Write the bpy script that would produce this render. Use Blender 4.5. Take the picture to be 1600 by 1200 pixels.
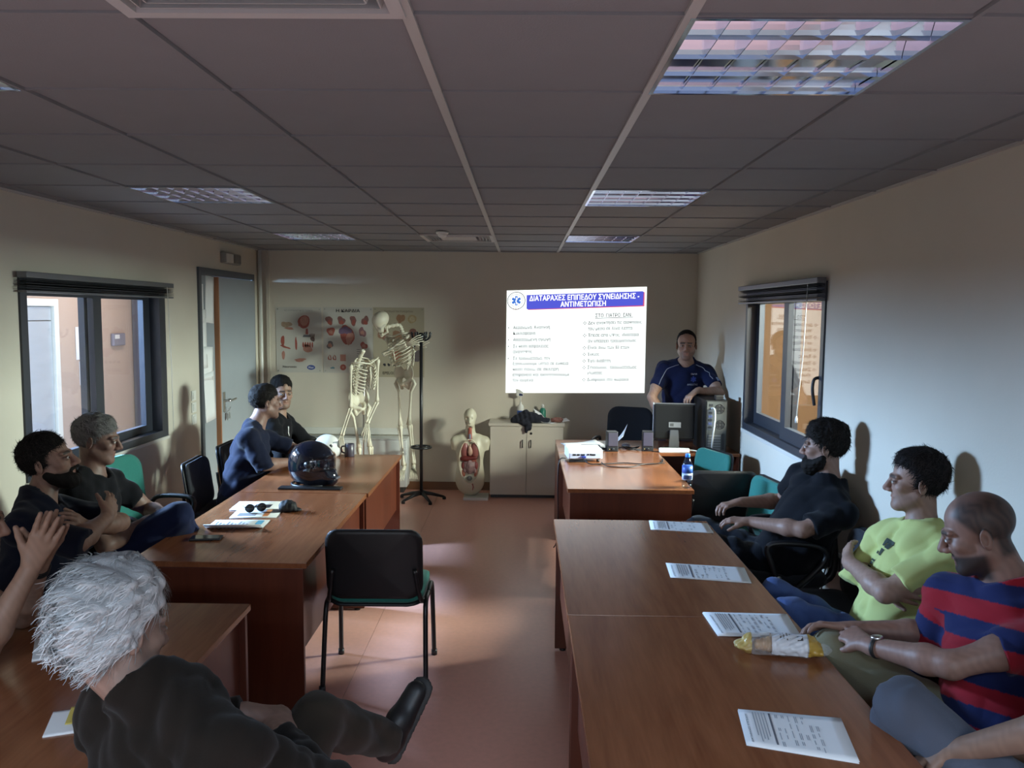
import bpy, bmesh, math, random
import numpy as np
from mathutils import Vector, Matrix
from mathutils.bvhtree import BVHTree

for o in list(bpy.data.objects): bpy.data.objects.remove(o, do_unlink=True)
SC = bpy.context.scene
COL = SC.collection
rnd = random.Random(7)

# ------------------------------------------------------------------ camera
CAM_H = 1.87
def cam_axes(pitch, yaw, roll):
    cp, sp, cy, sy = math.cos(pitch), math.sin(pitch), math.cos(yaw), math.sin(yaw)
    f = Vector((-sy*cp, cy*cp, -sp)); r = Vector((cy, sy, 0)); u = r.cross(f)
    cr, sr = math.cos(roll), math.sin(roll)
    return r*cr+u*sr, u*cr-r*sr, f
cd = bpy.data.cameras.new('camera'); cam = bpy.data.objects.new('camera', cd); COL.objects.link(cam)
cd.sensor_fit = 'HORIZONTAL'; cd.sensor_width = 36.0; cd.lens = 36.0*1259/1600
cd.clip_start = 0.02; cd.clip_end = 100
_r, _u, _f = cam_axes(.0874, .01336, .00903)
cam.matrix_world = Matrix(((_r.x,_u.x,-_f.x,0),(_r.y,_u.y,-_f.y,0),(_r.z,_u.z,-_f.z,CAM_H),(0,0,0,1)))
SC.camera = cam

# ------------------------------------------------------------------ light, world, exposure
VS = SC.view_settings
SC.display_settings.display_device = 'sRGB'
VS.view_transform = 'Standard'; VS.look = 'None'; VS.gamma = 1.0; VS.use_curve_mapping = False
VS.exposure = 0.0
SC.cycles.use_denoising = True
SC.cycles.max_bounces = 8; SC.cycles.diffuse_bounces = 5; SC.cycles.glossy_bounces = 4
SC.cycles.transmission_bounces = 6; SC.cycles.caustics_reflective = False; SC.cycles.caustics_refractive = False
SC.cycles.sample_clamp_indirect = 3.0
w = bpy.data.worlds.new('world'); SC.world = w; w.use_nodes = True
w.node_tree.nodes['Background'].inputs[0].default_value = (.55,.68,1,1)
w.node_tree.nodes['Background'].inputs[1].default_value = .6
def area(name, loc, target, sx, sy, power, color):
    l = bpy.data.lights.new(name, 'AREA'); l.shape = 'RECTANGLE'; l.size = sx; l.size_y = sy
    l.energy = power; l.color = color
    o = bpy.data.objects.new(name, l); COL.objects.link(o); o.location = loc
    o.rotation_euler = (Vector(target)-Vector(loc)).to_track_quat('-Z','Y').to_euler(); return o
SLIDE_WHITE = 1.45          # radiance of the projected white
# sky light falling through the windows of the wall behind the camera
area('rear_sky_daylight', (-.5,-4.6,3.5), (-.3,5,.7), 4.5, 2.5, 380, (.84,.93,1))
REAR_FILL = 58              # power of each fill light added under the unseen rear louvre fittings
# daylight from the high outer window of the corridor behind the left wall; it reaches the room through window_1
area('corridor_window_daylight', (-4.60,5.45,2.05), (-2.0,5.3,1.3), 1.4, .36, 1250, (.40,.64,1))
# unseen light added overhead to brighten the corridor behind window_1
area('corridor_fill_light', (-3.75,8.2,2.585), (-3.75,8.2,0), .6, 1.2, 26, (1,.86,.72))
# daylight from the high outer window of the passage behind the right wall; it reaches the room through window_2
area('passage_window_daylight', (3.56,5.50,2.00), (1.0,5.9,1.45), .8, .34, 560, (.84,1,.90))
area('passage_window_daylight_near', (3.56,4.60,2.40), (1.0,5.6,1.1), 1.3, .30, 430, (.95,1,.86))
# unseen weak light added overhead so the passage walls are not black
area('passage_fill_light', (2.7,8.0,2.585), (2.7,8.0,0), .5, .5, 1.5, (1,.90,.80))

# ------------------------------------------------------------------ materials
MATS = {}
def nodes_of(name):
    m = bpy.data.materials.new(name); m.use_nodes = True
    return m, m.node_tree.nodes, m.node_tree.links, m.node_tree.nodes['Principled BSDF']
def mat(name, color=(.5,.5,.5), rough=.5, metal=0, spec=.5, noise=0, nscale=20, bump=0, bscale=60, emit=None, estr=1, trans=0, alpha=1, sheen=0, ior=None, coat=0, stretch=None):
    if name in MATS: return MATS[name]
    m, N, L, b = nodes_of(name)
    b.inputs['Base Color'].default_value = (*color,1); b.inputs['Roughness'].default_value = rough
    b.inputs['Metallic'].default_value = metal; b.inputs['Specular IOR Level'].default_value = spec
    b.inputs['Transmission Weight'].default_value = trans; b.inputs['Alpha'].default_value = alpha
    b.inputs['Sheen Weight'].default_value = sheen; b.inputs['Coat Weight'].default_value = coat
    if ior: b.inputs['IOR'].default_value = ior
    if emit: b.inputs['Emission Color'].default_value = (*emit,1); b.inputs['Emission Strength'].default_value = estr
    if noise or bump:
        tc = N.new('ShaderNodeTexCoord'); src = tc.outputs['Object']
        if stretch:
            mp = N.new('ShaderNodeMapping'); mp.inputs['Scale'].default_value = stretch; L.new(src, mp.inputs[0]); src = mp.outputs[0]
    if noise:
        nt = N.new('ShaderNodeTexNoise'); nt.inputs['Scale'].default_value = nscale; nt.inputs['Detail'].default_value = 5
        L.new(src, nt.inputs['Vector'])
        mx = N.new('ShaderNodeMix'); mx.data_type = 'RGBA'
        mx.inputs[6].default_value = (*[c*(1-noise) for c in color],1); mx.inputs[7].default_value = (*[min(1,c*(1+noise)) for c in color],1)
        L.new(nt.outputs['Fac'], mx.inputs[0]); L.new(mx.outputs[2], b.inputs['Base Color'])
    if bump:
        n2 = N.new('ShaderNodeTexNoise'); n2.inputs['Scale'].default_value = bscale; n2.inputs['Detail'].default_value = 4
        L.new(src, n2.inputs['Vector'])
        bp = N.new('ShaderNodeBump'); bp.inputs['Strength'].default_value = bump; bp.inputs['Distance'].default_value = .004
        L.new(n2.outputs['Fac'], bp.inputs['Height']); L.new(bp.outputs[0], b.inputs['Normal'])
    MATS[name] = m; return m
def wood(name, c1, c2, rough=.25, axis='Y', scale=1.0, spec=.5):
    if name in MATS: return MATS[name]
    m, N, L, b = nodes_of(name)
    tc = N.new('ShaderNodeTexCoord'); mp = N.new('ShaderNodeMapping')
    s = {'X':(.5,6,6),'Y':(6,.5,6),'Z':(6,6,.5)}[axis]
    mp.inputs['Scale'].default_value = [v*scale for v in s]; L.new(tc.outputs['Object'], mp.inputs[0])
    n1 = N.new('ShaderNodeTexNoise'); n1.inputs['Scale'].default_value = 1.6; n1.inputs['Detail'].default_value = 6; n1.inputs['Distortion'].default_value = .9
    L.new(mp.outputs[0], n1.inputs['Vector'])
    n2 = N.new('ShaderNodeTexNoise'); n2.inputs['Scale'].default_value = 14; n2.inputs['Detail'].default_value = 3
    L.new(mp.outputs[0], n2.inputs['Vector'])
    mth = N.new('ShaderNodeMath'); mth.operation = 'MULTIPLY_ADD'; mth.inputs[1].default_value = .35
    L.new(n2.outputs['Fac'], mth.inputs[0]); L.new(n1.outputs['Fac'], mth.inputs[2])
    cr = N.new('ShaderNodeValToRGB'); cr.color_ramp.elements[0].position = .42; cr.color_ramp.elements[1].position = .86
    cr.color_ramp.elements[0].color = (*c1,1); cr.color_ramp.elements[1].color = (*c2,1)
    L.new(mth.outputs[0], cr.inputs[0]); L.new(cr.outputs[0], b.inputs['Base Color'])
    b.inputs['Roughness'].default_value = rough; b.inputs['Specular IOR Level'].default_value = spec
    MATS[name] = m; return m
def attr_mat(name, rough=.6, bump=.15, bscale=120, sheen=0, sss=0, spec=.3):
    """colour from the mesh's own colour attribute"""
    if name in MATS: return MATS[name]
    m, N, L, b = nodes_of(name)
    a = N.new('ShaderNodeAttribute'); a.attribute_name = 'tint'
    L.new(a.outputs['Color'], b.inputs['Base Color']); b.inputs['Roughness'].default_value = rough
    b.inputs['Specular IOR Level'].default_value = spec; b.inputs['Sheen Weight'].default_value = sheen
    if sss:
        b.inputs['Subsurface Weight'].default_value = sss; b.inputs['Subsurface Radius'].default_value = (.012,.005,.003); b.inputs['Subsurface Scale'].default_value = 1
    tc = N.new('ShaderNodeTexCoord'); n2 = N.new('ShaderNodeTexNoise'); n2.inputs['Scale'].default_value = bscale
    L.new(tc.outputs['Object'], n2.inputs['Vector']); bp = N.new('ShaderNodeBump'); bp.inputs['Strength'].default_value = bump; bp.inputs['Distance'].default_value = .002
    L.new(n2.outputs['Fac'], bp.inputs['Height']); L.new(bp.outputs[0], b.inputs['Normal'])
    MATS[name] = m; return m
def emis(name, color, strength):
    if name in MATS: return MATS[name]
    m = bpy.data.materials.new(name); m.use_nodes = True; N = m.node_tree.nodes; N.clear()
    e = N.new('ShaderNodeEmission'); e.inputs[0].default_value = (*color,1); e.inputs[1].default_value = strength
    o = N.new('ShaderNodeOutputMaterial'); m.node_tree.links.new(e.outputs[0], o.inputs[0]); MATS[name] = m; return m

# ------------------------------------------------------------------ helpers
def tag(o, label=None, cat=None, group=None, kind=None):
    if label: o['label'] = label
    if cat: o['category'] = cat
    if group: o['group'] = group
    if kind: o['kind'] = kind
    return o
def thing(name, label, cat, loc=(0,0,0), rotz=0, group=None):
    o = bpy.data.objects.new(name, None); COL.objects.link(o); o.empty_display_size = .1
    o.location = loc; o.rotation_euler = (0,0,rotz); return tag(o, label, cat, group)
def link(name, me, m=None, parent=None, smooth=False):
    if m is not None and not me.materials:
        for x in (m if isinstance(m,(list,tuple)) else [m]): me.materials.append(x)
    if smooth: me.polygons.foreach_set('use_smooth', [True]*len(me.polygons))
    o = bpy.data.objects.new(name, me); COL.objects.link(o)
    if parent is not None: o.parent = parent
    return o
def mesh(name, V, F, m=None, parent=None, smooth=False):
    me = bpy.data.meshes.new(name); me.from_pydata([tuple(v) for v in V], [], [tuple(f) for f in F]); me.update()
    return link(name, me, m, parent, smooth)
def bm_obj(name, bm, m, parent=None, smooth=False):
    me = bpy.data.meshes.new(name); bm.to_mesh(me); bm.free(); return link(name, me, m, parent, smooth)
def box_mesh(name, size, bevel=0, seg=2, center=(0,0,0), taper=None):
    bm = bmesh.new(); bmesh.ops.create_cube(bm, size=1)
    for v in bm.verts:
        v.co = Vector((v.co.x*size[0], v.co.y*size[1], v.co.z*size[2]))
        if taper and v.co.z > 0: v.co.x *= taper[0]; v.co.y *= taper[1]
    if bevel: bmesh.ops.bevel(bm, geom=bm.edges[:], offset=bevel, segments=seg, affect='EDGES', profile=.6)
    for v in bm.verts: v.co += Vector(center)
    me = bpy.data.meshes.new(name); bm.to_mesh(me); bm.free(); return me
def box(name, lo, hi, m, parent=None, bevel=0, seg=2, smooth=False, taper=None):
    lo, hi = Vector(lo), Vector(hi); c = (lo+hi)/2
    return link(name, box_mesh(name, hi-lo, bevel, seg, c, taper), m, parent, smooth)
def tube_data(P, r, n=8, cap=True, flat=None):
    P = [Vector(p) for p in P]; R = r if isinstance(r,(list,tuple)) else [r]*len(P)
    V, F = [], []; t0 = (P[1]-P[0]).normalized()
    ref = Vector((0,0,1)) if abs(t0.z) < .9 else Vector((1,0,0))
    nrm = (ref - t0*ref.dot(t0)).normalized()
    for i, p in enumerate(P):
        t = (P[min(i+1,len(P)-1)]-P[max(i-1,0)]).normalized()
        nrm = (nrm - t*nrm.dot(t)).normalized(); b = t.cross(nrm)
        for k in range(n):
            a = 2*math.pi*k/n; fx = flat if flat else 1
            V.append(p + (nrm*math.cos(a)*fx + b*math.sin(a))*R[i])
    for i in range(len(P)-1):
        for k in range(n):
            F.append((i*n+k, i*n+(k+1)%n, (i+1)*n+(k+1)%n, (i+1)*n+k))
    if cap: F.append(tuple(range(n-1,-1,-1))); F.append(tuple((len(P)-1)*n+k for k in range(n)))
    return V, F
def tube(name, P, r, m, parent=None, n=8, flat=None):
    V, F = tube_data(P, r, n, True, flat); return mesh(name, V, F, m, parent, True)
def smooth_path(P, sub=5):
    P = [Vector(p) for p in P]; out = []
    for i in range(len(P)-1):
        p0, p1, p2, p3 = P[max(i-1,0)], P[i], P[i+1], P[min(i+2,len(P)-1)]
        for s in range(sub):
            t = s/sub
            out.append(.5*((2*p1)+(p2-p0)*t+(2*p0-5*p1+4*p2-p3)*t*t+(3*p1-p0-3*p2+p3)*t**3))
    out.append(P[-1]); return out
def lathe(name, prof, m, parent=None, n=24, loc=(0,0,0), smooth=True, sx=1, sy=1):
    V, F = [], []
    for (r,z) in prof:
        for k in range(n):
            a = 2*math.pi*k/n; V.append((loc[0]+r*sx*math.cos(a), loc[1]+r*sy*math.sin(a), loc[2]+z))
    for i in range(len(prof)-1):
        for k in range(n): F.append((i*n+k, i*n+(k+1)%n, (i+1)*n+(k+1)%n, (i+1)*n+k))
    if prof[0][0] > 1e-4: F.append(tuple(range(n-1,-1,-1)))
    if prof[-1][0] > 1e-4: F.append(tuple((len(prof)-1)*n+k for k in range(n)))
    return mesh(name, V, F, m, parent, smooth)
def prism(name, pts, axis, lo, hi, m, parent=None, bevel=0, smooth=False):
    """2D outline extruded along axis ('x','y','z')"""
    bm = bmesh.new()
    def P(a,b,c): return {'x':(c,a,b),'y':(a,c,b),'z':(a,b,c)}[axis]
    v0 = [bm.verts.new(P(a,b,lo)) for a,b in pts]; v1 = [bm.verts.new(P(a,b,hi)) for a,b in pts]
    n = len(pts); bm.faces.new(v0[::-1]); bm.faces.new(v1)
    for i in range(n): bm.faces.new((v0[i], v0[(i+1)%n], v1[(i+1)%n], v1[i]))
    bmesh.ops.recalc_face_normals(bm, faces=bm.faces[:])
    if bevel:
        bmesh.ops.bevel(bm, geom=[e for e in bm.edges if len(e.link_faces)==2 and e.calc_face_angle(0) > .6], offset=bevel, segments=2, affect='EDGES')
    return bm_obj(name, bm, m, parent, smooth)
def rrect(w, h, r, n=5):
    out = []
    for cx, cy, a0 in ((w/2-r,h/2-r,0),(-w/2+r,h/2-r,90),(-w/2+r,-h/2+r,180),(w/2-r,-h/2+r,270)):
        for k in range(n+1):
            a = math.radians(a0+90*k/n); out.append((cx+r*math.cos(a), cy+r*math.sin(a)))
    return out
def copy_tree(o, parent=None):
    c = o.copy(); COL.objects.link(c)
    if parent is not None: c.parent = parent
    for ch in list(o.children): copy_tree(ch, c)
    return c
def text_geo(s, size, align='LEFT', bold=0, spacing=1.0):
    cu = bpy.data.curves.new('t','FONT'); cu.body = s.translate(str.maketrans('πθψκ','пөΨк')); cu.size = size; cu.align_x = align; cu.space_character = spacing
    cu.resolution_u = 2
    o = bpy.data.objects.new('t', cu); COL.objects.link(o); bpy.context.view_layer.update()
    ev = o.evaluated_get(bpy.context.evaluated_depsgraph_get()); me = ev.to_mesh()
    V = [tuple(v.co) for v in me.vertices]; F = [tuple(p.vertices) for p in me.polygons]
    ev.to_mesh_clear(); bpy.data.objects.remove(o); bpy.data.curves.remove(cu)
    if bold:      # heavier strokes: the outline repeated with small shifts
        n = len(V); V0, F0 = V, F; V, F = [], []
        for k, (dx, dy) in enumerate(((-bold,0),(bold,0),(0,-bold),(0,bold))):
            V += [(x+dx,y+dy,z) for x,y,z in V0]; F += [tuple(i+k*n for i in f) for f in F0]
    return V, F

# ------------------------------------------------------------------ the room
XL, XR, YB, YR, CE = -2.77, 1.80, 8.42, -1.4, 2.5
M_WALL = mat('wall_paint', (.62,.575,.485), .75, spec=.25, noise=.05, nscale=3, bump=.12, bscale=90)
M_CORR = mat('corridor_paint', (.50,.37,.29), .8, noise=.04, nscale=4)
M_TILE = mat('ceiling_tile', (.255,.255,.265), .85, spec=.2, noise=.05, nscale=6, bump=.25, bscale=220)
M_RAIL = mat('ceiling_rail', (.48,.47,.45), .45)
M_DARK = mat('dark_anodised', (.030,.034,.045), .38)
M_DFRAME = mat('door_frame_grey', (.075,.085,.10), .45)
M_DOOR = mat('door_leaf_grey', (.30,.33,.36), .5, noise=.05, nscale=5)
M_WHITEP = mat('white_plastic', (.74,.74,.70), .4)
M_BLACKP = mat('black_plastic', (.012,.012,.014), .42)
M_BASEB = mat('baseboard_wood', (.20,.095,.045), .5)
def wall_grid(name, axis, pos, thick, a0, a1, holes, m):
    """wall slab with rectangular holes; a runs along the wall; holes = (a0,a1,z0,z1)"""
    A = sorted({a0,a1,*[h[0] for h in holes],*[h[1] for h in holes]}); Z = sorted({0,CE+.15,*[h[2] for h in holes],*[h[3] for h in holes]})
    bm = bmesh.new()
    for i in range(len(A)-1):
        for j in range(len(Z)-1):
            ca, cz = (A[i]+A[i+1])/2, (Z[j]+Z[j+1])/2
            if any(h[0] < ca < h[1] and h[2] < cz < h[3] for h in holes): continue
            b = bmesh.ops.create_cube(bm, size=1)
            for v in b['verts']:
                u, t, z = (A[i] if v.co.x<0 else A[i+1]), (pos if v.co.y<0 else pos+thick), (Z[j] if v.co.z<0 else Z[j+1])
                v.co = (u,t,z) if axis == 'x' else (t,u,z)
    bmesh.ops.remove_doubles(bm, verts=bm.verts[:], dist=1e-5)
    seen = {}
    for f in bm.faces:
        seen.setdefault(tuple(round(c,4) for c in f.calc_center_median()), []).append(f)
    bmesh.ops.delete(bm, geom=[f for l in seen.values() if len(l)>1 for f in l], context='FACES')
    bmesh.ops.recalc_face_normals(bm, faces=bm.faces[:])
    return tag(bm_obj(name, bm, m), kind='structure')
LW = (4.40, 6.19, .90, 2.05)      # left window hole (y0,y1,z0,z1)
LD = (6.84, 8.25, 0, 2.24)        # left door
RW = (4.83, 6.53, .96, 2.08)      # right window
wall_grid('wall_left', 'y', XL-.14, .14, YR, YB, [LW, LD], M_WALL)
wall_grid('wall_right', 'y', XR, .14, YR, YB, [RW], M_WALL)
wall_grid('wall_back', 'x', YB, .14, XL-.14, XR+.14, [], M_WALL)
wall_grid('wall_rear', 'x', YR, .14, XL-.14, XR+.14, [(-2.5,1.55,1.0,2.12)], M_WALL)
# floor: vinyl sheets with narrow seams
M_FLOOR = mat('terracotta_vinyl', (.80,.41,.325), .30, spec=.35, noise=.10, nscale=35, bump=.03, bscale=300)
fl = box('floor', (XL-.14,YR-.1,-.12), (XR+.14,YB+.14,-.004), mat('floor_screed',(.16,.08,.06),.9)); tag(fl, kind='structure')
xs = [XL-.1, -2.28, -.86, .55, XR+.1]
for i in range(4):
    o = box('vinyl_sheet', (xs[i]+.0012, YR, -.004), (xs[i+1]-.0012, YB, 0), M_FLOOR, fl)
# baseboards
tag(box('baseboard_back', (-1.22,YB-.014,0), (XR,YB,.085), M_BASEB, bevel=.003), kind='structure')
tag(box('baseboard_right', (XR-.014,YR+.14,0), (XR,YB-.014,.085), M_BASEB, bevel=.003), kind='structure')
tag(box('baseboard_left', (XL,YR+.14,0), (XL+.014,6.78,.085), M_BASEB, bevel=.003), kind='structure')
# ceiling: tiles in a rail grid
GX = [-.253+.6*k for k in range(-4,4)]; GY = [2.376+.6*k for k in range(-6,11)]
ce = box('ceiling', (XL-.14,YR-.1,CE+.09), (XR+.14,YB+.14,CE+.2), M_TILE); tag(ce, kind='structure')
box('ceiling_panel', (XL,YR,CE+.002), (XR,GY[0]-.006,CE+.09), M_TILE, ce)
ex = [XL]+GX+[XR]; ey = GY+[YB]
LIGHTS = {(4,1),(4,5),(4,9),(8-0-7,1)}
light_cells = [(.347,1.776),(.347,4.176),(.347,6.576),(-2.053,1.776),(-2.053,4.176),(-2.053,6.576),(.347,-.624),(-2.053,-.624)]
vent_cells = [(-.853,1.176),(-.853,6.576)]
def is_cell(x,y,cells): return any(abs(x-a)<.01 and abs(y-b)<.01 for a,b in cells)
tile_me = {}
for i in range(len(ex)-1):
    for j in range(len(ey)-1):
        if is_cell(ex[i],ey[j],light_cells+vent_cells): continue
        sz = (round(ex[i+1]-ex[i]-.016,3), round(ey[j+1]-ey[j]-.016,3))
        if sz[1] < .02: sz = (sz[0], max(.02, sz[1]+.014))
        if sz not in tile_me:
            tile_me[sz] = box_mesh('ceiling_tile', (sz[0],sz[1],.015), .002, 1); tile_me[sz].materials.append(M_TILE)
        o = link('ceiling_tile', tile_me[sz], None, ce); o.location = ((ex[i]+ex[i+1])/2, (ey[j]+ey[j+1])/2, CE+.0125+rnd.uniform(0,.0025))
for k, x in enumerate(GX):
    w_ = .026 if k in (4,5) else .012
    box('ceiling_rail', (x-w_/2,GY[0],CE-.002), (x+w_/2,YB,CE+.012), M_RAIL if k in (4,5) else M_TILE, ce)
for y in GY:
    box('ceiling_rail', (XL,y-.005,CE+.001), (XR,y+.005,CE+.011), M_TILE, ce)
for x0,x1,y0,y1 in ((XL,XL+.022,GY[0],YB),(XR-.022,XR,GY[0],YB),(XL,XR,YB-.022,YB)):
    box('ceiling_edge_trim', (x0,y0,CE-.004), (x1,y1,CE+.01), M_RAIL, ce)

# recessed louvre light fittings (switched off)
M_MIRROR = mat('louvre_aluminium', (.58,.63,.74), .12, metal=1)
M_TUBE = mat('fluorescent_tube', (.85,.85,.85), .25)
def make_light():
    t = thing('ceiling_light', 'x', 'light')
    box('housing', (-.297,-.297,.075), (.297,.297,.088), mat('fitting_white',(.7,.7,.7),.35), t)
    for s in (-1,1):
        box('frame', (s*.297-(.012 if s>0 else 0),-.297,-.004), (s*.297+(.012 if s<0 else 0),.297,.075), M_MIRROR, t)
        box('frame', (-.285,s*.297-(.012 if s>0 else 0),-.004), (.285,s*.297+(.012 if s<0 else 0),.075), M_MIRROR, t)
    for k in range(4):
        y = -.213+.142*k
        tube('fluorescent_tube', [(-.28,y,.058),(.28,y,.058)], .013, M_TUBE, t, 10)
    # long V-shaped blades between the tubes, parabolic section
    for k in range(5):
        y = -.284+.142*k
        pts = []
        for q in range(7):
            a = q/6; pts.append((y-.040*(a**1.6) if k>0 else y-.001, .004+.062*a))
        right = []
        for q in range(7):
            a = 1-q/6; right.append((y+.040*(a**1.6) if k<4 else y+.001, .004+.062*a))
        prism('louvre_blade', pts+right, 'x', -.284, .284, M_MIRROR, t)
    for k in (2,3):  # mirror plates added and tilted so these two rows catch a bright reflection
        y = -.213+.142*k
        for q in range(7):
            x0 = -.285+.57*q/7+.004; x1 = x0+.57/7-.008; tl = .03
            mesh('louvre_glint_plate', [(x0,y-.058,.012),(x1,y-.058,.012),(x1,y+.058,.012+.116*tl),(x0,y+.058,.012+.116*tl),(x0,y-.058,.014),(x1,y-.058,.014),(x1,y+.058,.014+.116*tl),(x0,y+.058,.014+.116*tl)], [(0,1,2,3),(7,6,5,4),(0,4,5,1),(1,5,6,2),(2,6,7,3),(3,7,4,0)], M_MIRROR, t)
    for k in range(1,7):
        x = -.285+.57*k/7
        prism('louvre_cross_blade', [(x-.001,.006),(x+.001,.006),(x+.006,.05),(x-.006,.05)], 'y', -.284, .284, M_MIRROR, t)
    return t
lt = make_light()
llab = ['near louvre light fitting above the right tables, largest in view','middle louvre light fitting of the right ceiling row','far louvre light fitting of the right row, above the slide',
 'louvre light fitting at the upper left edge, mostly cut off','louvre light fitting of the left ceiling row over the left window','far louvre light fitting of the left row near the door',
 'unseen louvre fitting behind the camera on the right, with added fill light','unseen louvre fitting behind the camera on the left, with added fill light']
for i,(x,y) in enumerate(light_cells):
    o = lt if i == 0 else copy_tree(lt)
    o.location = (x+.3,y+.3,CE+.001); o['label'] = llab[i]; o['group'] = 'ceiling louvre lights'
    if i > 5:      # the unseen rear pair gets an added light for the near floor and tables
        l_ = area('rear_fill_light', (x+.3,y+.3,CE-.012), (x+.3,y+.3,0), .54, .54, REAR_FILL, (.50,.72,1)); l_.data.spread = math.radians(138)
# air diffusers
M_VENTW = mat('vent_white', (.52,.51,.50), .5); M_HOLE = mat('vent_dark', (.006,.006,.007), .8)
def make_vent():
    t = thing('air_diffuser','x','vent')
    box('back_plate', (-.29,-.29,.06), (.29,.29,.07), M_HOLE, t)
    box('centre_panel', (-.15,-.15,-.006), (.15,.15,.0), M_VENTW, t, bevel=.003)
    for s in (-1,1):
        box('frame', (s*.297-(.03 if s>0 else 0),-.297,-.008), (s*.297+(.03 if s<0 else 0),.297,.06), M_VENTW, t)
        box('frame', (-.267,s*.297-(.03 if s>0 else 0),-.008), (.267,s*.297+(.03 if s<0 else 0),.06), M_VENTW, t)
        for k in range(4):
            d = .172+k*.026
            for ax in 'xy':
                z0, z1 = -.004, .03
                pts = [(s*d,z0),(s*(d+.003),z0),(s*(d+.014),z1),(s*(d+.011),z1)]
                if ax == 'x': prism('vane', [(p[0],p[1]) for p in pts], 'y', -d, d, M_VENTW, t)
                else: prism('vane', pts, 'x', -d, d, M_VENTW, t)
    return t
v0 = make_vent(); v0.location = (-.553,1.476,CE); v0['label'] = 'square air diffuser at the top edge of the ceiling, nearest'; v0['group']='ceiling air diffusers'
v1 = copy_tree(v0); v1.location = (-.553,6.876,CE); v1['label'] = 'square air diffuser in the far ceiling above the coat stand'
# smoke detector
sd = thing('smoke_detector','small white smoke detector on the ceiling before the far diffuser','smoke detector',(-.64,6.36,CE))
lathe('base', [(.05,0),(.05,-.012),(.044,-.018)], M_WHITEP, sd, 20); lathe('sensor_head', [(.034,-.018),(.034,-.034),(.024,-.044),(.0,-.046)], M_WHITEP, sd, 20)

# ---------------------------------------------------------------- corridor behind the left wall, passage behind the right
M_PASS = mat('passage_paint',(.17,.085,.038),.8)
tag(box('wall_corridor', (-4.75,3.0,0),(-4.63,10.2,2.7), M_CORR), kind='structure')
tag(box('wall_corridor_end', (-4.63,10.1,0),(XL-.14,10.2,2.7), M_CORR), kind='structure')
tag(box('wall_corridor_inner', (XL-.14,YB+.14,0),(XL-.02,10.1,2.7), M_CORR), kind='structure')
tag(box('wall_corridor_near', (-4.63,3.0,0),(XL-.14,3.1,2.7), M_CORR), kind='structure')
tag(box('floor_corridor', (-4.63,3.1,-.1),(XL-.14,10.1,0), mat('corridor_floor',(.35,.25,.2),.5)), kind='structure')
tag(box('ceiling_corridor', (-4.63,3.1,2.6),(XL-.14,10.1,2.7), M_TILE), kind='structure')
tag(box('wall_passage', (3.6,3.2,0),(3.7,9.0,2.7), M_PASS), kind='structure')
tag(box('wall_passage_end', (XR+.14,8.9,0),(3.6,9.0,2.7), M_PASS), kind='structure')
tag(box('wall_passage_near', (XR+.14,3.2,0),(3.6,3.3,2.7), M_PASS), kind='structure')
tag(box('floor_passage', (XR+.14,3.3,-.1),(3.6,8.9,0), mat('corridor_floor',(.35,.25,.2),.5)), kind='structure')
tag(box('ceiling_passage', (XR+.14,3.3,2.6),(3.6,8.9,2.7), M_TILE), kind='structure')
# steel door in the corridor
d = thing('steel_door','brushed steel door with pale frame seen through the left window','door',(-4.628,7.50,0))
M_STEEL = mat('brushed_steel',(.62,.66,.68),.42,metal=.6,noise=.1,nscale=2,stretch=(1,1,6))
box('door_leaf',(0,-.55,0),(.03,.31,1.755),M_STEEL,d,bevel=.004); box('top_panel',(0,-.55,1.765),(.03,.31,1.895),M_STEEL,d,bevel=.004)
M_CREAM = mat('cream_frame',(.78,.74,.64),.5)
box('door_jamb',(0,.315,0),(.06,.39,1.90),M_CREAM,d,bevel=.004); box('door_jamb',(0,-.63,0),(.06,-.555,1.90),M_CREAM,d,bevel=.004); box('lintel',(0,-.63,1.90),(.06,.39,1.97),M_CREAM,d,bevel=.004)
# notices in the corridor
M_NOT = mat('notice_white',(.90,.90,.90),.5)
n_ = thing('corridor_notice','white notice sheets on the corridor wall beside the window mullion','notice',(-4.625,8.38,1.35))
box('sheet',(0,-.11,.0),(.006,.14,.34),M_NOT,n_)
box('lower_sheet',(0,-.06,-.27),(.006,.12,-.02),M_NOT,n_)
for k in range(3): box('print_block',(.006,-.02+.04*k,-.24+.07*k),(.0075,.02+.04*k,-.17+.07*k),mat('print_dark',(.05,.05,.06),.6),n_)
s_ = thing('corridor_wall_box','small grey card reader box on the corridor wall','wall box',(-4.625,9.11,1.535))
box('body',(0,-.13,-.07),(.04,.13,.07),mat('reader_grey',(.22,.21,.25),.4),s_,bevel=.01); box('screen',(.04,-.11,.01),(.043,-.01,.055),M_WHITEP,s_)
tag(box('trim_1',(-4.62,9.48,0),(-4.50,9.80,2.4),mat('corridor_dark_trim',(.10,.095,.11),.5)),kind='structure')
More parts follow.
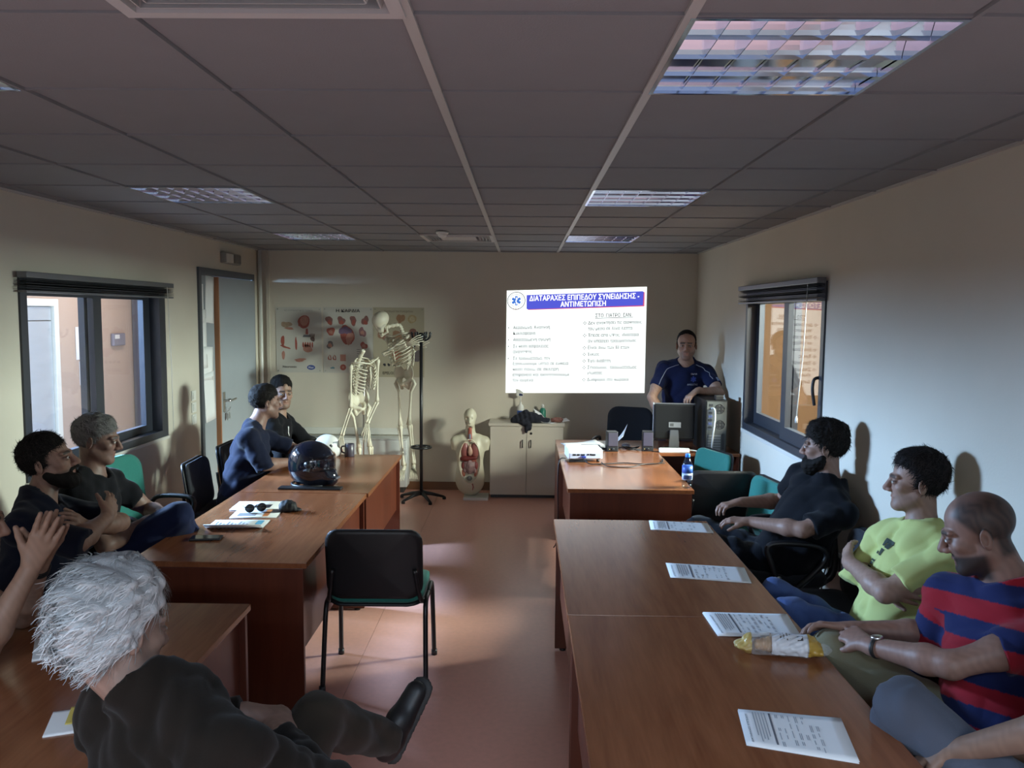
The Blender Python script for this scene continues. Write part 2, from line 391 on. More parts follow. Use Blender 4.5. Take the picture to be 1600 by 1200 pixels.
# ---------------------------------------------------------------- windows
def ring(name, x0, x1, y0, y1, z0, z1, w, m, parent=None, wb=None, wt=None, wl=None, wr=None):
    """rectangular frame in the YZ plane from y0..y1, z0..z1, depth x0..x1"""
    wb = wb or w; wt = wt or w; wl = wl or w; wr = wr or w
    bm = bmesh.new()
    O = [(y0,z0),(y1,z0),(y1,z1),(y0,z1)]; I = [(y0+wl,z0+wb),(y1-wr,z0+wb),(y1-wr,z1-wt),(y0+wl,z1-wt)]
    v = {}
    for s, x in ((0,x0),(1,x1)):
        for k in range(4): v['O',s,k] = bm.verts.new((x,*O[k])); v['I',s,k] = bm.verts.new((x,*I[k]))
    for k in range(4):
        j = (k+1)%4
        bm.faces.new((v['O',0,k],v['O',0,j],v['I',0,j],v['I',0,k])); bm.faces.new((v['O',1,k],v['O',1,j],v['I',1,j],v['I',1,k]))
        bm.faces.new((v['O',0,k],v['O',0,j],v['O',1,j],v['O',1,k])); bm.faces.new((v['I',0,k],v['I',0,j],v['I',1,j],v['I',1,k]))
    bmesh.ops.recalc_face_normals(bm, faces=bm.faces[:])
    return bm_obj(name, bm, m, parent)
def clear_glass(name, ior=1.5, tint=(1,1,1)):
    if name in MATS: return MATS[name]
    m = bpy.data.materials.new(name); m.use_nodes = True; N = m.node_tree.nodes; L = m.node_tree.links; N.clear()
    lw = N.new('ShaderNodeLayerWeight'); p5 = N.new('ShaderNodeMath'); p5.operation = 'POWER'; p5.inputs[1].default_value = 5; L.new(lw.outputs['Facing'], p5.inputs[0])
    f0 = ((ior-1)/(ior+1))**2; fr = N.new('ShaderNodeMath'); fr.operation = 'MULTIPLY_ADD'; fr.inputs[1].default_value = 1-f0; fr.inputs[2].default_value = f0; L.new(p5.outputs[0], fr.inputs[0])
    tr = N.new('ShaderNodeBsdfTransparent'); tr.inputs[0].default_value = (*tint,1)
    gl = N.new('ShaderNodeBsdfGlossy'); gl.inputs['Roughness'].default_value = .01; mx = N.new('ShaderNodeMixShader'); o = N.new('ShaderNodeOutputMaterial')
    L.new(fr.outputs[0], mx.inputs[0]); L.new(tr.outputs[0], mx.inputs[1]); L.new(gl.outputs[0], mx.inputs[2]); L.new(mx.outputs[0], o.inputs[0]); MATS[name] = m; return m
M_GLASS = clear_glass('window_glass')
def glass_pane(name, x, y0, y1, z0, z1, parent):
    return box(name, (x-.003,y0,z0), (x+.003,y1,z1), M_GLASS, parent)
# left window (window_1)
y0,y1,z0,z1 = LW
w1 = tag(ring('window_1', XL-.12, XL+.012, y0, y1, z0, z1, .05, M_DARK, wl=.05, wr=.10), kind='structure')
sa = ring('sash', XL-.055, XL-.015, y0+.05, 5.30, z0+.05, z1-.05, .055, M_DARK, w1, wr=.10); glass_pane('glass_pane', XL-.035, y0+.10, 5.21, z0+.10, z1-.10, sa)
sb = ring('sash', XL-.105, XL-.065, 5.18, y1-.10, z0+.05, z1-.05, .055, M_DARK, w1, wl=.09, wr=.10); glass_pane('glass_pane', XL-.085, 5.26, y1-.19, z0+.10, z1-.10, sb)
tube('sash_latch', [(XL-.012,4.475,1.20),(XL-.008,4.475,1.34)], .009, M_BLACKP, w1)
# right window (window_2)
y0,y1,z0,z1 = RW
w2 = tag(ring('window_2', XR-.012, XR+.12, y0, y1, z0, z1, .05, M_DARK), kind='structure')
sa = ring('sash', XR+.015, XR+.055, y0+.03, 5.66, z0+.05, z1-.05, .07, M_DARK, w2, wb=.09, wr=.10, wl=.05); glass_pane('glass_pane', XR+.035, y0+.07, 5.57, z0+.13, z1-.11, sa)
sb = ring('sash', XR+.065, XR+.105, 5.56, y1-.05, z0+.05, z1-.05, .07, M_DARK, w2, wb=.09, wl=.10); glass_pane('glass_pane', XR+.085, 5.65, y1-.11, z0+.13, z1-.11, sb)
tube('sash_handle', smooth_path([(XR+.012,4.885,1.50),(XR-.035,4.885,1.49),(XR-.045,4.885,1.43),(XR-.035,4.885,1.36),(XR-.03,4.885,1.33)],4), .010, M_BLACKP, w2)
box('sill',(XR-.02,y0-.01,z0-.028),(XR+.02,y1+.01,z0),mat('sill_white',(.62,.6,.55),.4),w2,bevel=.004)
box('sill',(XL-.02,LW[0]-.01,LW[2]-.024),(XL+.02,LW[1]+.01,LW[2]),mat('sill_white',(.62,.6,.55),.4),w1,bevel=.004)
# raised venetian blinds
M_SLAT = mat('blind_slat',(.028,.030,.036),.35,metal=.3)
def blind(name,label,x,sgn,y0,y1,ztop,n,drop,slope=0):
    t = thing(name,label,'blind',(x,(y0+y1)/2,ztop)); L_ = (y1-y0)/2
    box('head_rail',(-.028,-L_,-.035),(.028,L_,0),mat('blind_rail',(.16,.165,.18),.35,metal=.4),t,bevel=.004)
    me = box_mesh('slat',(.05,2*L_,.002)); me.materials.append(M_SLAT)
    for k in range(n):
        o = link('slat',me,None,t); o.location = (rnd.uniform(-.004,.004),rnd.uniform(-.004,.004),-.042-drop*k/n); o.rotation_euler=(slope*k/n,rnd.uniform(-.12,.12),0)
    box('bottom_rail',(-.025,-L_,-.054-drop),(.025,L_,-.042-drop),mat('blind_rail',(.16,.165,.18),.35,metal=.4),t,bevel=.003)
    return t
blind('venetian_blind','dark venetian blind drawn up at the top of the left window',XL+.044,1,LW[0]-.03,LW[1]+.03,2.075,9,.06)
b2 = blind('venetian_blind','dark venetian blind drawn up unevenly at the top of the right window',XR-.044,-1,RW[0]-.02,RW[1]+.03,2.10,9,.085)
tube('cord',[( -.02,-.70,-.03),(-.045,-.74,-.45),(-.03,-.62,-.86)],.0028,mat('cord_white',(.75,.75,.72),.5),b2,6)
lathe('cord_tassel',[(.004,.02),(.008,.0),(.008,-.02)],mat('cord_white',(.75,.75,.72),.5),b2,8,loc=(-.03,-.62,-.88))
tube('blind_cord_stub',[(.03,.80,-.03),(.034,.83,-.6),(.034,.835,-1.12)],.0025,mat('cord_white',(.75,.75,.72),.5),[o for o in bpy.data.objects if o.name=='venetian_blind'][0],6)
# ---------------------------------------------------------------- door (door_1) in the left wall
y0,y1,_,zt = LD
d1 = tag(ring('door_1', XL-.14, XL+.02, y0, y1, -.2, zt, .06, M_DFRAME, wl=.05, wr=.06, wt=.06), kind='structure')
for v in d1.data.vertices: v.co.z = max(v.co.z, 0)
lf = box('door_leaf',(XL-.09,y0+.05,.01),(XL-.045,7.335,zt-.06),M_DOOR,d1,bevel=.002)
lf2 = box('door_leaf',(-.022,0,.01),(.022,.86,zt-.065),M_DOOR,d1,bevel=.002); lf2.location=(XL-.03,7.335,0); lf2.rotation_euler=(0,0,math.radians(-3))
box('leaf_edge',(-.024,-.016,.01),(.030,.002,zt-.065),mat('leaf_edge_brown',(.30,.13,.06),.5),lf2)
M_CHROME = mat('satin_metal',(.6,.6,.58),.3,metal=1)
tube('door_handle',smooth_path([(.02,.07,1.04),(.075,.07,1.04),(.08,.10,1.04),(.08,.21,1.045)],4),.010,M_CHROME,lf2)
box('handle_plate',(.022,.045,.93),(.027,.095,1.12),M_CHROME,lf2,bevel=.006)
ks = thing('hanging_keys','keys hanging from the lock of the grey door','keys',(XL+.02,7.425,.90))
tube('key_ring',[(0.01+.02*math.cos(a),.022*math.sin(a),.05+.03*math.cos(a)) for a in [k*2*math.pi/12 for k in range(13)]],.002,M_CHROME,ks,6)
box('key',(.0,-.012,-.045),(.004,.008,.02),M_CHROME,ks,bevel=.001); box('key',(.012,.004,-.03),(.016,.022,.025),M_CHROME,ks,bevel=.001)
# papers on the narrow leaf
M_PAPER = mat('paper',(.80,.81,.82),.6,noise=.02,nscale=8)
def wall_paper(lbl,y,z,w,h,tilt):
    V=[];F=[];n=6
    for i in range(n+1):
        for j in range(n+1):
            u,v=i/n-.5,j/n-.5; V.append((.002+.012*(v*v)*abs(math.sin(3*u+y*9)),u*w,v*h))
    for i in range(n):
        for j in range(n): a=i*(n+1)+j; F.append((a,a+n+1,a+n+2,a+1))
    o=mesh('pinned_paper',V,F,M_PAPER,None,True); o.location=(XL-.043,y,z); o.rotation_euler=(math.radians(tilt),0,0)
    so=o.modifiers.new('thick','SOLIDIFY'); so.thickness=.0006; so.offset=1
    return tag(o,lbl,'paper','papers on the narrow door leaf')
wall_paper('narrow paper at the upper left of the grey door leaf',6.99,1.93,.16,.34,2)
wall_paper('topmost paper pinned by the brown door edge',7.21,1.97,.20,.42,-4)
wall_paper('long paper strip hanging down the left of the door leaf',7.03,1.62,.19,.52,1)
wall_paper('white sheet at mid height on the grey door leaf',7.14,1.40,.24,.30,-3)
wall_paper('lowest crumpled sheet on the grey door leaf',7.17,1.10,.24,.44,4)
# exit light
ex_=thing('exit_sign','small emergency light box on the wall above the door','emergency light',(XL,7.58,2.355))
box('back_box',(0,-.20,-.05),(.05,.20,.05),mat('exit_grey',(.30,.29,.26),.5),ex_,bevel=.008)
box('lens',(.05,-.185,-.04),(.058,-.02,.04),mat('exit_lens',(.62,.60,.55),.3),ex_,bevel=.003); box('lens',(.05,.02,-.04),(.058,.185,.04),mat('exit_lens_dark',(.16,.155,.14),.3),ex_,bevel=.003)
# light switches and socket
for k,(zz,l) in enumerate(((1.158,'top light switch of three beside the door'),(1.058,'middle light switch of three beside the door'),(.958,'bottom light switch of three beside the door'))):
    t=thing('light_switch',l,'switch',(XL,6.70,zz),group='light switches by the door')
    box('plate',(0,-.042,-.042),(.010,.042,.042),M_WHITEP,t,bevel=.003); box('rocker',(.010,-.028,-.028),(.016,.028,.028),M_WHITEP,t,bevel=.003)
t=thing('wall_socket','white power socket low on the left wall','socket',(XL,6.50,.36))
box('plate',(0,-.042,-.042),(.010,.042,.042),M_WHITEP,t,bevel=.003); lathe('socket_well',[(.02,.0),(.02,.004),(.016,.004),(.016,.001)],mat('socket_grey',(.3,.3,.3),.5),t,16).rotation_euler=(0,math.pi/2,0)
t.children[1].location=(.010,0,0)
tag(tube('trim_2',[(XL+.035,YB-.035,0),(XL+.035,YB-.035,CE)],.018,M_WHITEP),kind='structure')
tag(box('trim_3',(XL+.09,YB-.02,.0),(XL+.12,YB,CE),mat('conduit_beige',(.56,.52,.44),.5)),kind='structure')
t=thing('wall_socket','dark network socket on the right wall behind the chairs','socket',(XR,4.46,.48))
box('plate',(-.012,-.05,-.06),(0,.05,.06),M_WHITEP,t,bevel=.003); box('insert',(-.016,-.032,-.04),(-.012,.032,.04),M_BLACKP,t,bevel=.002)
tag(tube('wall_cable',smooth_path([(XR-.012,4.52,.48),(XR-.03,4.60,.40),(XR-.02,4.70,.20),(XR-.03,4.85,.06),(XR-.08,4.95,.012)],6),.004,M_BLACKP),'thin black cable hanging from the socket on the right wall','cable')
# ---------------------------------------------------------------- back wall: trunking and convector
tr=box('trim_4',(XL+.05,YB-.03,.585),(-1.16,YB,.655),mat('trunking_white',(.66,.65,.60),.4),None,bevel=.005); tag(tr,kind='structure')
cv=thing('convector','long low white convector cabinet against the back wall behind the skeletons','heater',(-1.95,YB,0))
M_CONV=mat('convector_white',(.66,.68,.67),.35)
box('casing',(-.78,-.20,.06),(.76,-.005,.555),M_CONV,cv,bevel=.012); box('plinth',(-.74,-.17,0),(.72,-.02,.06),mat('plinth_dark',(.05,.05,.05),.6),cv)
box('top_plate',(-.785,-.205,.556),(.765,-.005,.570),M_CONV,cv,bevel=.004)
for k in range(10): box('grille_bar',(-.70,-.185+k*.015,.571),(-.05,-.180+k*.015,.575),mat('grille_grey',(.25,.25,.25),.4),cv)

# ---------------------------------------------------------------- projected slide
TL,TR_,BR,BL=(-.174,2.105),(1.275,2.157),(1.275,1.053),(-.179,1.038)
def smap(u,v):
    a=(TL[0]+(TR_[0]-TL[0])*u, TL[1]+(TR_[1]-TL[1])*u); b=(BL[0]+(BR[0]-BL[0])*u, BL[1]+(BR[1]-BL[1])*u)
    return (a[0]+(b[0]-a[0])*v, a[1]+(b[1]-a[1])*v)
sl=thing('projected_slide','bright projected slide in Greek with a blue title banner on the back wall','projection',(0,YB,0))
def spoly(name,uv,m,dy,faces=None):
    V=[]
    for (u,v) in uv: x,z=smap(u,v); V.append((x,-dy,z))
    return mesh(name,V,faces or [tuple(range(len(uv)))],m,sl)
E_W=emis('slide_white',(.93,1,.985),SLIDE_WHITE)
spoly('slide_field',[(0,0),(0,1),(1,1),(1,0)],E_W,.003)
E_BL=emis('slide_blue',(.085,.10,.62),1.15); E_RD=emis('slide_red',(.75,.10,.25),.9); E_TW=emis('slide_title_white',(1,1,1),1.6)
spoly('banner_shadow',[(.152,.055),(.152,.192),(.985,.182),(.985,.048)],E_RD,.004)
spoly('banner',[(.142,.048),(.142,.180),(.150,.186),(.975,.172),(.978,.045),(.970,.040)],E_BL,.005)
def stext(s,u,v,hgt,m,align='LEFT',bold=0,width=None,name='text_line'):
    V,F=text_geo(s,1.0,align,bold or .019)
    if not V: return
    xs_=[p[0] for p in V]; k=hgt/.70; kx=k*1.086/1.45
    if width: kx=width/(max(xs_)-min(xs_))
    return spoly(name,[(u+p[0]*kx, v-p[1]*k) for p in V],m,.006,F)
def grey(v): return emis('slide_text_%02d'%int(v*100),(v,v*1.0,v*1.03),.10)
stext('ΔΙΑΤΑΡΑΧΕΣ ΕΠΙΠΕΔΟΥ ΣΥΝΕΙΔΗΣΗΣ -',.162,.105,.047,E_TW,bold=.020,width=.785)
stext('ΑΝΤΙΜΕΤΩΠΙΣΗ',.385,.168,.046,E_TW,bold=.020,width=.325)
left=[(.345,'Αεραγωγό, Αναπνοή,',.27,1),(.40,'Κυκλοφορία.',.165,0),(.463,'Απαιτούμενη αγωγή',.27,1),(.527,'Σε θέση ασφαλείας',.255,1),(.58,'ανάνηψης',.14,0),
 (.645,'Σε τραυματισμό, τον',.27,1),(.697,'ξαπλώνουμε ύπτια σε ευθεία',.40,0),(.752,'θέση πάνω σε σκληρή',.33,0),(.805,'επιφάνεια και ακινητοποιούμε',.41,0),(.858,'τον αυχένα',.15,0)]
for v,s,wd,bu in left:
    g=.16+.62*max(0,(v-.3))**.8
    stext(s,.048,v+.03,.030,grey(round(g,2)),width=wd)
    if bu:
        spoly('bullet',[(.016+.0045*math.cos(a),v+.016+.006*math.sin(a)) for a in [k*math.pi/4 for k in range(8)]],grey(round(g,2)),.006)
stext('ΣΤΟ  ΓΙΑΤΡΟ  ΕΑΝ :',.635,.275,.032,grey(.22),width=.27)
spoly('underline',[(.635,.283),(.635,.288),(.905,.285),(.905,.280)],grey(.25),.006)
right=[(.312,'Δεν ανακτήσει τις αισθήσεις',.385,1),(.367,'του μέσα σε λίγα λεπτά.',.325,0),(.430,'Έπεσε από ύψος, ιδιαίτερα',.365,1),(.485,'αν υπάρχει τραυματισμός.',.355,0),(.548,'Είναι άνω των 50 ετών.',.305,1),
 (.612,'Έγκυος.',.09,1),(.675,'Έχει διαβήτη',.165,1),(.738,'Σπασμούς, τραυματισμός',.355,1),(.79,'γλώσσας.',.115,0),(.855,'Δυσφορία στο θώρακα',.30,1)]
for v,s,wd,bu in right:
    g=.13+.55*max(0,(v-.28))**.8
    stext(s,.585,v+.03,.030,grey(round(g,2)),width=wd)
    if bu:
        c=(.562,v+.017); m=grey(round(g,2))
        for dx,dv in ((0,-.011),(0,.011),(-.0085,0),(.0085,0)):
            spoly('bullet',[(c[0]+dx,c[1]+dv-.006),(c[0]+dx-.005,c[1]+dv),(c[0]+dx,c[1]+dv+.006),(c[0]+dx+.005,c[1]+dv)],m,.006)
# emblem: ringed six-armed star with staff
cx,cv_=.068,.10
def circ(r,n=40,kx=.755): return [(cx+r*kx*math.cos(2*math.pi*k/n),cv_+r*math.sin(2*math.pi*k/n)) for k in range(n)]
def sring(name,r1,r2,m,dy):
    a,b=circ(r1),circ(r2); n=len(a); return spoly(name,a+b,m,dy,[(k,(k+1)%n,n+(k+1)%n,n+k) for k in range(n)])
sring('emblem_ring',.086,.080,grey(.42),.0052); sring('emblem_ring',.060,.057,grey(.5),.0052)
for k in range(3):
    a=math.pi*k/3; uvs=[]
    for (p,q) in ((-.012,-.045),(.012,-.045),(.012,.045),(-.012,.045)):
        uvs.append((cx+(p*math.cos(a)-q*math.sin(a))*.755,cv_+p*math.sin(a)+q*math.cos(a)))
    spoly('emblem_star_arm',uvs,emis('emblem_blue',(.06,.20,.70),1.0),.0054+k*.0002)
spoly('emblem_staff',[(cx-.0025,cv_-.032),(cx-.0025,cv_+.036),(cx+.0025,cv_+.036),(cx+.0025,cv_-.032)],E_TW,.0064)
spoly('emblem_snake',[(cx+.010*.755*math.sin(t*9)+s*.003, cv_-.025+.055*t) for s,ts in ((0,range(13)),(1,range(12,-1,-1))) for t in [k/12 for k in ts]],E_TW,.0066,[(k,k+1,24-k,25-k) for k in range(12)])
stext('Ε.Σ.Υ.',.046,.190,.018,emis('emblem_red',(.55,.25,.2),.8),width=.045)
for k in range(26):
    a=math.pi*(.98+1.04*k/25)
    spoly('emblem_letter',[(cx+(.066+s)*.755*math.cos(a+d_),cv_+(.066+s)*math.sin(a+d_)) for s,d_ in ((0,0),(.008,0),(.008,.05),(0,.05))],grey(.5),.0054)

# ---------------------------------------------------------------- posters
M_POST=mat('poster_paper',(.52,.50,.45),.45,noise=.03,nscale=5)
def poster(lbl,x0,x1,z0,z1,m,rz=0):
    t=thing('anatomy_poster',lbl,'poster',((x0+x1)/2,YB-.004,(z0+z1)/2),group='anatomy posters on the back wall')
    w_,h_=x1-x0,z1-z0
    box('sheet',(-w_/2,0,-h_/2),(w_/2,.002,h_/2),m,t)
    for sx in (-1,1):
        for sz in (-1,1): lathe('pin',[(.006,0),(.004,.004),(0,.005)],mat('pin_grey',(.25,.25,.22),.4),t,8).matrix_local=Matrix.Translation((sx*(w_/2-.02),-.001,sz*(h_/2-.02)))@Matrix.Rotation(math.pi/2,4,'X')
    return t
def blob(t,cx,cz,rx,rz,col,seed=0,name='illustration',lob=.18,y=-.001,n=18,rot=0):
    r_=random.Random(seed); ph=[r_.uniform(0,6.28) for _ in range(3)]
    V=[]
    for k in range(n):
        a=2*math.pi*k/n; f=1+lob*math.sin(2*a+ph[0])+lob*.7*math.sin(3*a+ph[1])+lob*.4*math.sin(5*a+ph[2])
        px,pz=rx*f*math.cos(a),rz*f*math.sin(a); V.append((cx+px*math.cos(rot)-pz*math.sin(rot),y,cz+px*math.sin(rot)+pz*math.cos(rot)))
    return mesh(name,V,[tuple(range(n))],mat('ink_%d_%d_%d'%tuple(int(c*99) for c in col),col,.5,noise=.35,nscale=60),t)
def ptext(t,s,x,z,h,col,width=None,bold=0,align='CENTER'):
    V,F=text_geo(s,h/.7,align,bold*h/.7); k=1
    if width: k=width/(max(p[0] for p in V)-min(p[0] for p in V))
    return mesh('lettering',[(x+p[0]*k,-.0015,z+p[1]) for p in V],F,mat('ink_%d_%d_%d'%tuple(int(c*99) for c in col),col,.5),t)
INK=(.03,.03,.04); RED=(.33,.085,.06); PINK=(.42,.20,.15); VIO=(.16,.10,.17); TAN=(.36,.26,.18); BLUE=(.04,.07,.25)
p1=poster('pale pain poster with red head and hands, leftmost of three',-2.588,-2.110,1.232,1.914,M_POST)
ptext(p1,'ΝΕΥΡΟΠΑΘΗΤΙΚΟΣ ΠΟΝΟΣ',0,.300,.016,(.30,.29,.28),width=.30)
blob(p1,.055,.19,.060,.072,RED,1,lob=.06); blob(p1,.06,.20,.045,.05,PINK,2,y=-.0015,lob=.05); blob(p1,.02,.165,.02,.03,RED,3,y=-.0012)
prism('illustration',[(.075,.12),(.095,.12),(.10,.06),(.07,.06)],'y',-.001,-.0005,mat('ink_33_8_5',RED,.5),p1)
prism('illustration',[(.05,.055),(.12,.055),(.13,.03),(.04,.03)],'y',-.001,-.0005,mat('ink_30_30_30',(.12,.12,.13),.5),p1)
blob(p1,-.13,.16,.05,.035,TAN,4); blob(p1,-.10,.12,.05,.012,PINK,5)
blob(p1,-.17,-.01,.022,.05,RED,6,lob=.1); blob(p1,-.145,-.075,.05,.012,RED,7,rot=-.3); blob(p1,-.165,-.16,.016,.05,PINK,8,lob=.08)
blob(p1,-.03,-.04,.011,.07,RED,9,lob=.1)
blob(p1,.09,-.09,.05,.04,PINK,10,lob=.1); [blob(p1,.045+.024*k,-.05,.009,.03,RED,11+k,lob=.05) for k in range(5)]
blob(p1,.145,.01,.024,.025,(.10,.06,.05),17,lob=.1); [blob(p1,.122+.013*k,.045,.005,.024,(.10,.06,.05),18+k,lob=.05,rot=.25-.12*k) for k in range(4)]
blob(p1,.01,-.21,.06,.018,PINK,23)
ptext(p1,'Neurontin',-.10,-.292,.022,(.05,.05,.06),width=.145,bold=.008)
blob(p1,.125,-.287,.043,.026,BLUE,30,lob=0,name='logo_oval',n=24); ptext(p1,'Pfizer',.125,-.297,.020,(.75,.75,.75),width=.055)
p2=poster('heart poster with a large red heart drawing, middle of three',-2.092,-1.572,1.232,1.918,M_POST)
ptext(p2,'Η ΚΑΡΔΙΑ',.0,.292,.030,INK,width=.25,bold=.012)
for k in range(4):
    blob(p2,-.195+.125*k,.205,.036,.046,(.22,.10,.09),40+k); blob(p2,-.192+.125*k,.185,.02,.026,RED,44+k,y=-.0014)
blob(p2,-.01,.055,.075,.10,RED,50,lob=.09); blob(p2,-.03,.10,.06,.045,VIO,51,y=-.0014); blob(p2,.015,.02,.04,.06,PINK,52,y=-.0016); blob(p2,.0,-.02,.05,.02,RED,53,y=-.0013)
for a,b,c_ in ((-.18,.09,RED),(.15,.085,(.25,.12,.13)),(.165,-.055,RED),(-.19,-.05,(.15,.13,.13))): blob(p2,a,b,.036,.05 if b>0 else .036,c_,int(60+a*50+b*90)); blob(p2,a,b-.005,.018,.025,PINK,71,y=-.0014)
for x in (-.195,-.145): blob(p2,x,-.185,.016,.032,RED,80); blob(p2,x,-.182,.008,.02,(.5,.48,.42),81,y=-.0014)
prism('illustration',[(-.085,-.22),(-.025,-.22),(-.025,-.15),(-.085,-.15)],'y',-.001,-.0005,mat('ink_42_19_14',PINK,.5),p2)
blob(p2,-.055,-.285,.032,.032,RED,83,lob=0); blob(p2,-.055,-.285,.013,.013,PINK,84,lob=0,y=-.0014); blob(p2,-.165,-.292,.02,.012,(.14,.25,.28),85)
for k in range(9): box('caption_line',(.09,-.0012,-.10-.022*k),(.13+.01*(k%3),-.0004,-.094-.022*k),mat('ink_22_22_22',(.16,.16,.15),.5),p2)
p3=poster('yellowed anatomy poster behind the skull, rightmost of three',-1.568,-1.034,1.192,1.921,mat('poster_yellowed',(.44,.39,.28),.45,noise=.05,nscale=5))
ptext(p3,'Ανατομία του Εγκεφάλου',.0,.315,.020,(.13,.11,.09),width=.30)
blob(p3,.02,.25,.04,.05,(.32,.18,.10),90); blob(p3,.14,.245,.045,.045,(.40,.30,.16),91,lob=.06); blob(p3,.14,.245,.03,.03,(.46,.38,.24),92,lob=.05,y=-.0014)
blob(p3,.14,.06,.06,.075,(.20,.09,.07),93); blob(p3,.0,.05,.06,.07,(.30,.17,.10),94); blob(p3,.18,-.12,.05,.08,(.16,.13,.14),95); blob(p3,-.03,-.13,.06,.05,(.33,.14,.09),96)
blob(p3,-.16,.08,.05,.06,(.30,.16,.10),97)
for k in range(4): blob(p3,-.15+.045*k,-.235,.013,.016,INK,98+k)
ptext(p3,'EPELOX',-.10,-.335,.028,INK,width=.14,bold=.010)
# ------------------------------------------------------------------ implicit-surface modelling (smooth unions -> surface nets)
def A_(v): return np.array(v, dtype=np.float64)
def nz(v): v = A_(v); return v/np.linalg.norm(v)
class Sdf:
    def __init__(s): s.pr = []; s.noise = None
    def rc(s, a, b, r1, r2, k=.02, flat=None, cut=None, op='add'):
        a, b = A_(a), A_(b); R = max(r1, r2)
        lo = np.minimum(a-r1, b-r2); hi = np.maximum(a+r1, b+r2)
        def f(X,Y,Z):
            px, py, pz = X-a[0], Y-a[1], Z-a[2]; ba = b-a; bb = ba.copy()
            if flat is not None:
                n, sc = flat; g = (1/sc-1); q = (px*n[0]+py*n[1]+pz*n[2])*g; px = px+q*n[0]; py = py+q*n[1]; pz = pz+q*n[2]
                bb = ba+n*(ba@n)*g
            t = np.clip((px*bb[0]+py*bb[1]+pz*bb[2])/max(bb@bb,1e-12), 0, 1)
            d = np.sqrt((px-t*bb[0])**2+(py-t*bb[1])**2+(pz-t*bb[2])**2)-(r1+(r2-r1)*t)
            if cut:
                for c, n in cut: d = np.maximum(d, (X-c[0])*n[0]+(Y-c[1])*n[1]+(Z-c[2])*n[2])
            return d
        s.pr.append((f, lo, hi, k, op)); return s
    def ell(s, c, r, R=None, k=.02, op='add', cut=None):
        c, r = A_(c), A_(r); R = np.eye(3) if R is None else A_(R)      # columns = axes
        ext = np.sqrt(((R*r)**2).sum(1)); lo, hi = c-ext, c+ext
        def f(X,Y,Z):
            px, py, pz = X-c[0], Y-c[1], Z-c[2]
            q = [(px*R[0,i]+py*R[1,i]+pz*R[2,i])/r[i] for i in range(3)]
            k0 = np.sqrt(q[0]**2+q[1]**2+q[2]**2); k1 = np.sqrt((q[0]/r[0])**2+(q[1]/r[1])**2+(q[2]/r[2])**2)
            d = k0*(k0-1)/np.maximum(k1,1e-6)
            if cut:
                for c2, n in cut: d = np.maximum(d, (X-c2[0])*n[0]+(Y-c2[1])*n[1]+(Z-c2[2])*n[2])
            return d
        s.pr.append((f, lo, hi, k, op)); return s
    def fn(s, f, lo, hi, k=.01, op='add'): s.pr.append((f, A_(lo), A_(hi), k, op)); return s
    def mesh(s, h, fine=None, hf=None, disp=None, pad=.012):
        """h: voxel; fine: list of (lo,hi) boxes meshed with hf; disp(X,Y,Z): added displacement"""
        ad = [p for p in s.pr if p[4] == 'add']
        lo = np.min([p[1] for p in ad],0)-pad; hi = np.max([p[2] for p in ad],0)+pad
        ax = []
        for i in range(3):
            iv = sorted([(max(lo[i],b[0][i]),min(hi[i],b[1][i])) for b in (fine or [])]); mer = []
            for a,b in iv:
                if b <= a: continue
                if mer and a <= mer[-1][1]+h: mer[-1][1] = max(mer[-1][1],b)
                else: mer.append([a,b])
            pts = []; cur = lo[i]
            for a,b in mer:
                if a > cur: pts += list(np.linspace(cur,a,max(2,int(round((a-cur)/h))+1))[:-1])
                pts += list(np.linspace(a,b,max(2,int(round((b-a)/hf))+1))[:-1]); cur = b
            if hi[i] > cur: pts += list(np.linspace(cur,hi[i],max(2,int(round((hi[i]-cur)/h))+1)))
            else: pts.append(cur)
            ax.append(np.array(pts))
        F = np.full([len(a) for a in ax], .05, dtype=np.float32)
        for f,l,h_,k,op in s.pr:
            m = k+.012; sl = []
            for i in range(3):
                a = np.searchsorted(ax[i], l[i]-m); b = np.searchsorted(ax[i], h_[i]+m); sl.append(slice(max(a-1,0), b+1))
            if any(t.stop <= t.start for t in sl): continue
            X = ax[0][sl[0]][:,None,None]; Y = ax[1][sl[1]][None,:,None]; Z = ax[2][sl[2]][None,None,:]
            d = f(X,Y,Z).astype(np.float32); g = F[sl[0],sl[1],sl[2]]
            if op == 'add':
                hh = np.maximum(k-np.abs(g-d),0)/k; F[sl[0],sl[1],sl[2]] = np.minimum(g,d)-hh*hh*k*.25
            else:
                d = -d; hh = np.maximum(k-np.abs(g-d),0)/k; F[sl[0],sl[1],sl[2]] = np.maximum(g,d)+hh*hh*k*.25
        if disp is not None:
            I = np.nonzero(np.abs(F) < .03); F[I] += disp(ax[0][I[0]],ax[1][I[1]],ax[2][I[2]]).astype(np.float32)
        for i in range(3):       # close at the border
            sl = [slice(None)]*3
            for e in (0,-1): sl[i] = e; F[tuple(sl)] = np.maximum(F[tuple(sl)],.01)
        N = F < 0; n0,n1,n2 = F.shape
        S = np.zeros((n0-1,n1-1,n2-1), np.uint8)
        for i in (0,1):
            for j in (0,1):
                for k in (0,1): S += N[i:n0-1+i, j:n1-1+j, k:n2-1+k]
        C = np.argwhere((S>0)&(S<8)); ids = np.full(S.shape, -1, np.int32); ids[C[:,0],C[:,1],C[:,2]] = np.arange(len(C))
        acc = np.zeros((len(C),3)); cnt = np.zeros(len(C))
        cor = [(i,j,k) for i in (0,1) for j in (0,1) for k in (0,1)]
        vals = {c: F[C[:,0]+c[0],C[:,1]+c[1],C[:,2]+c[2]].astype(np.float64) for c in cor}
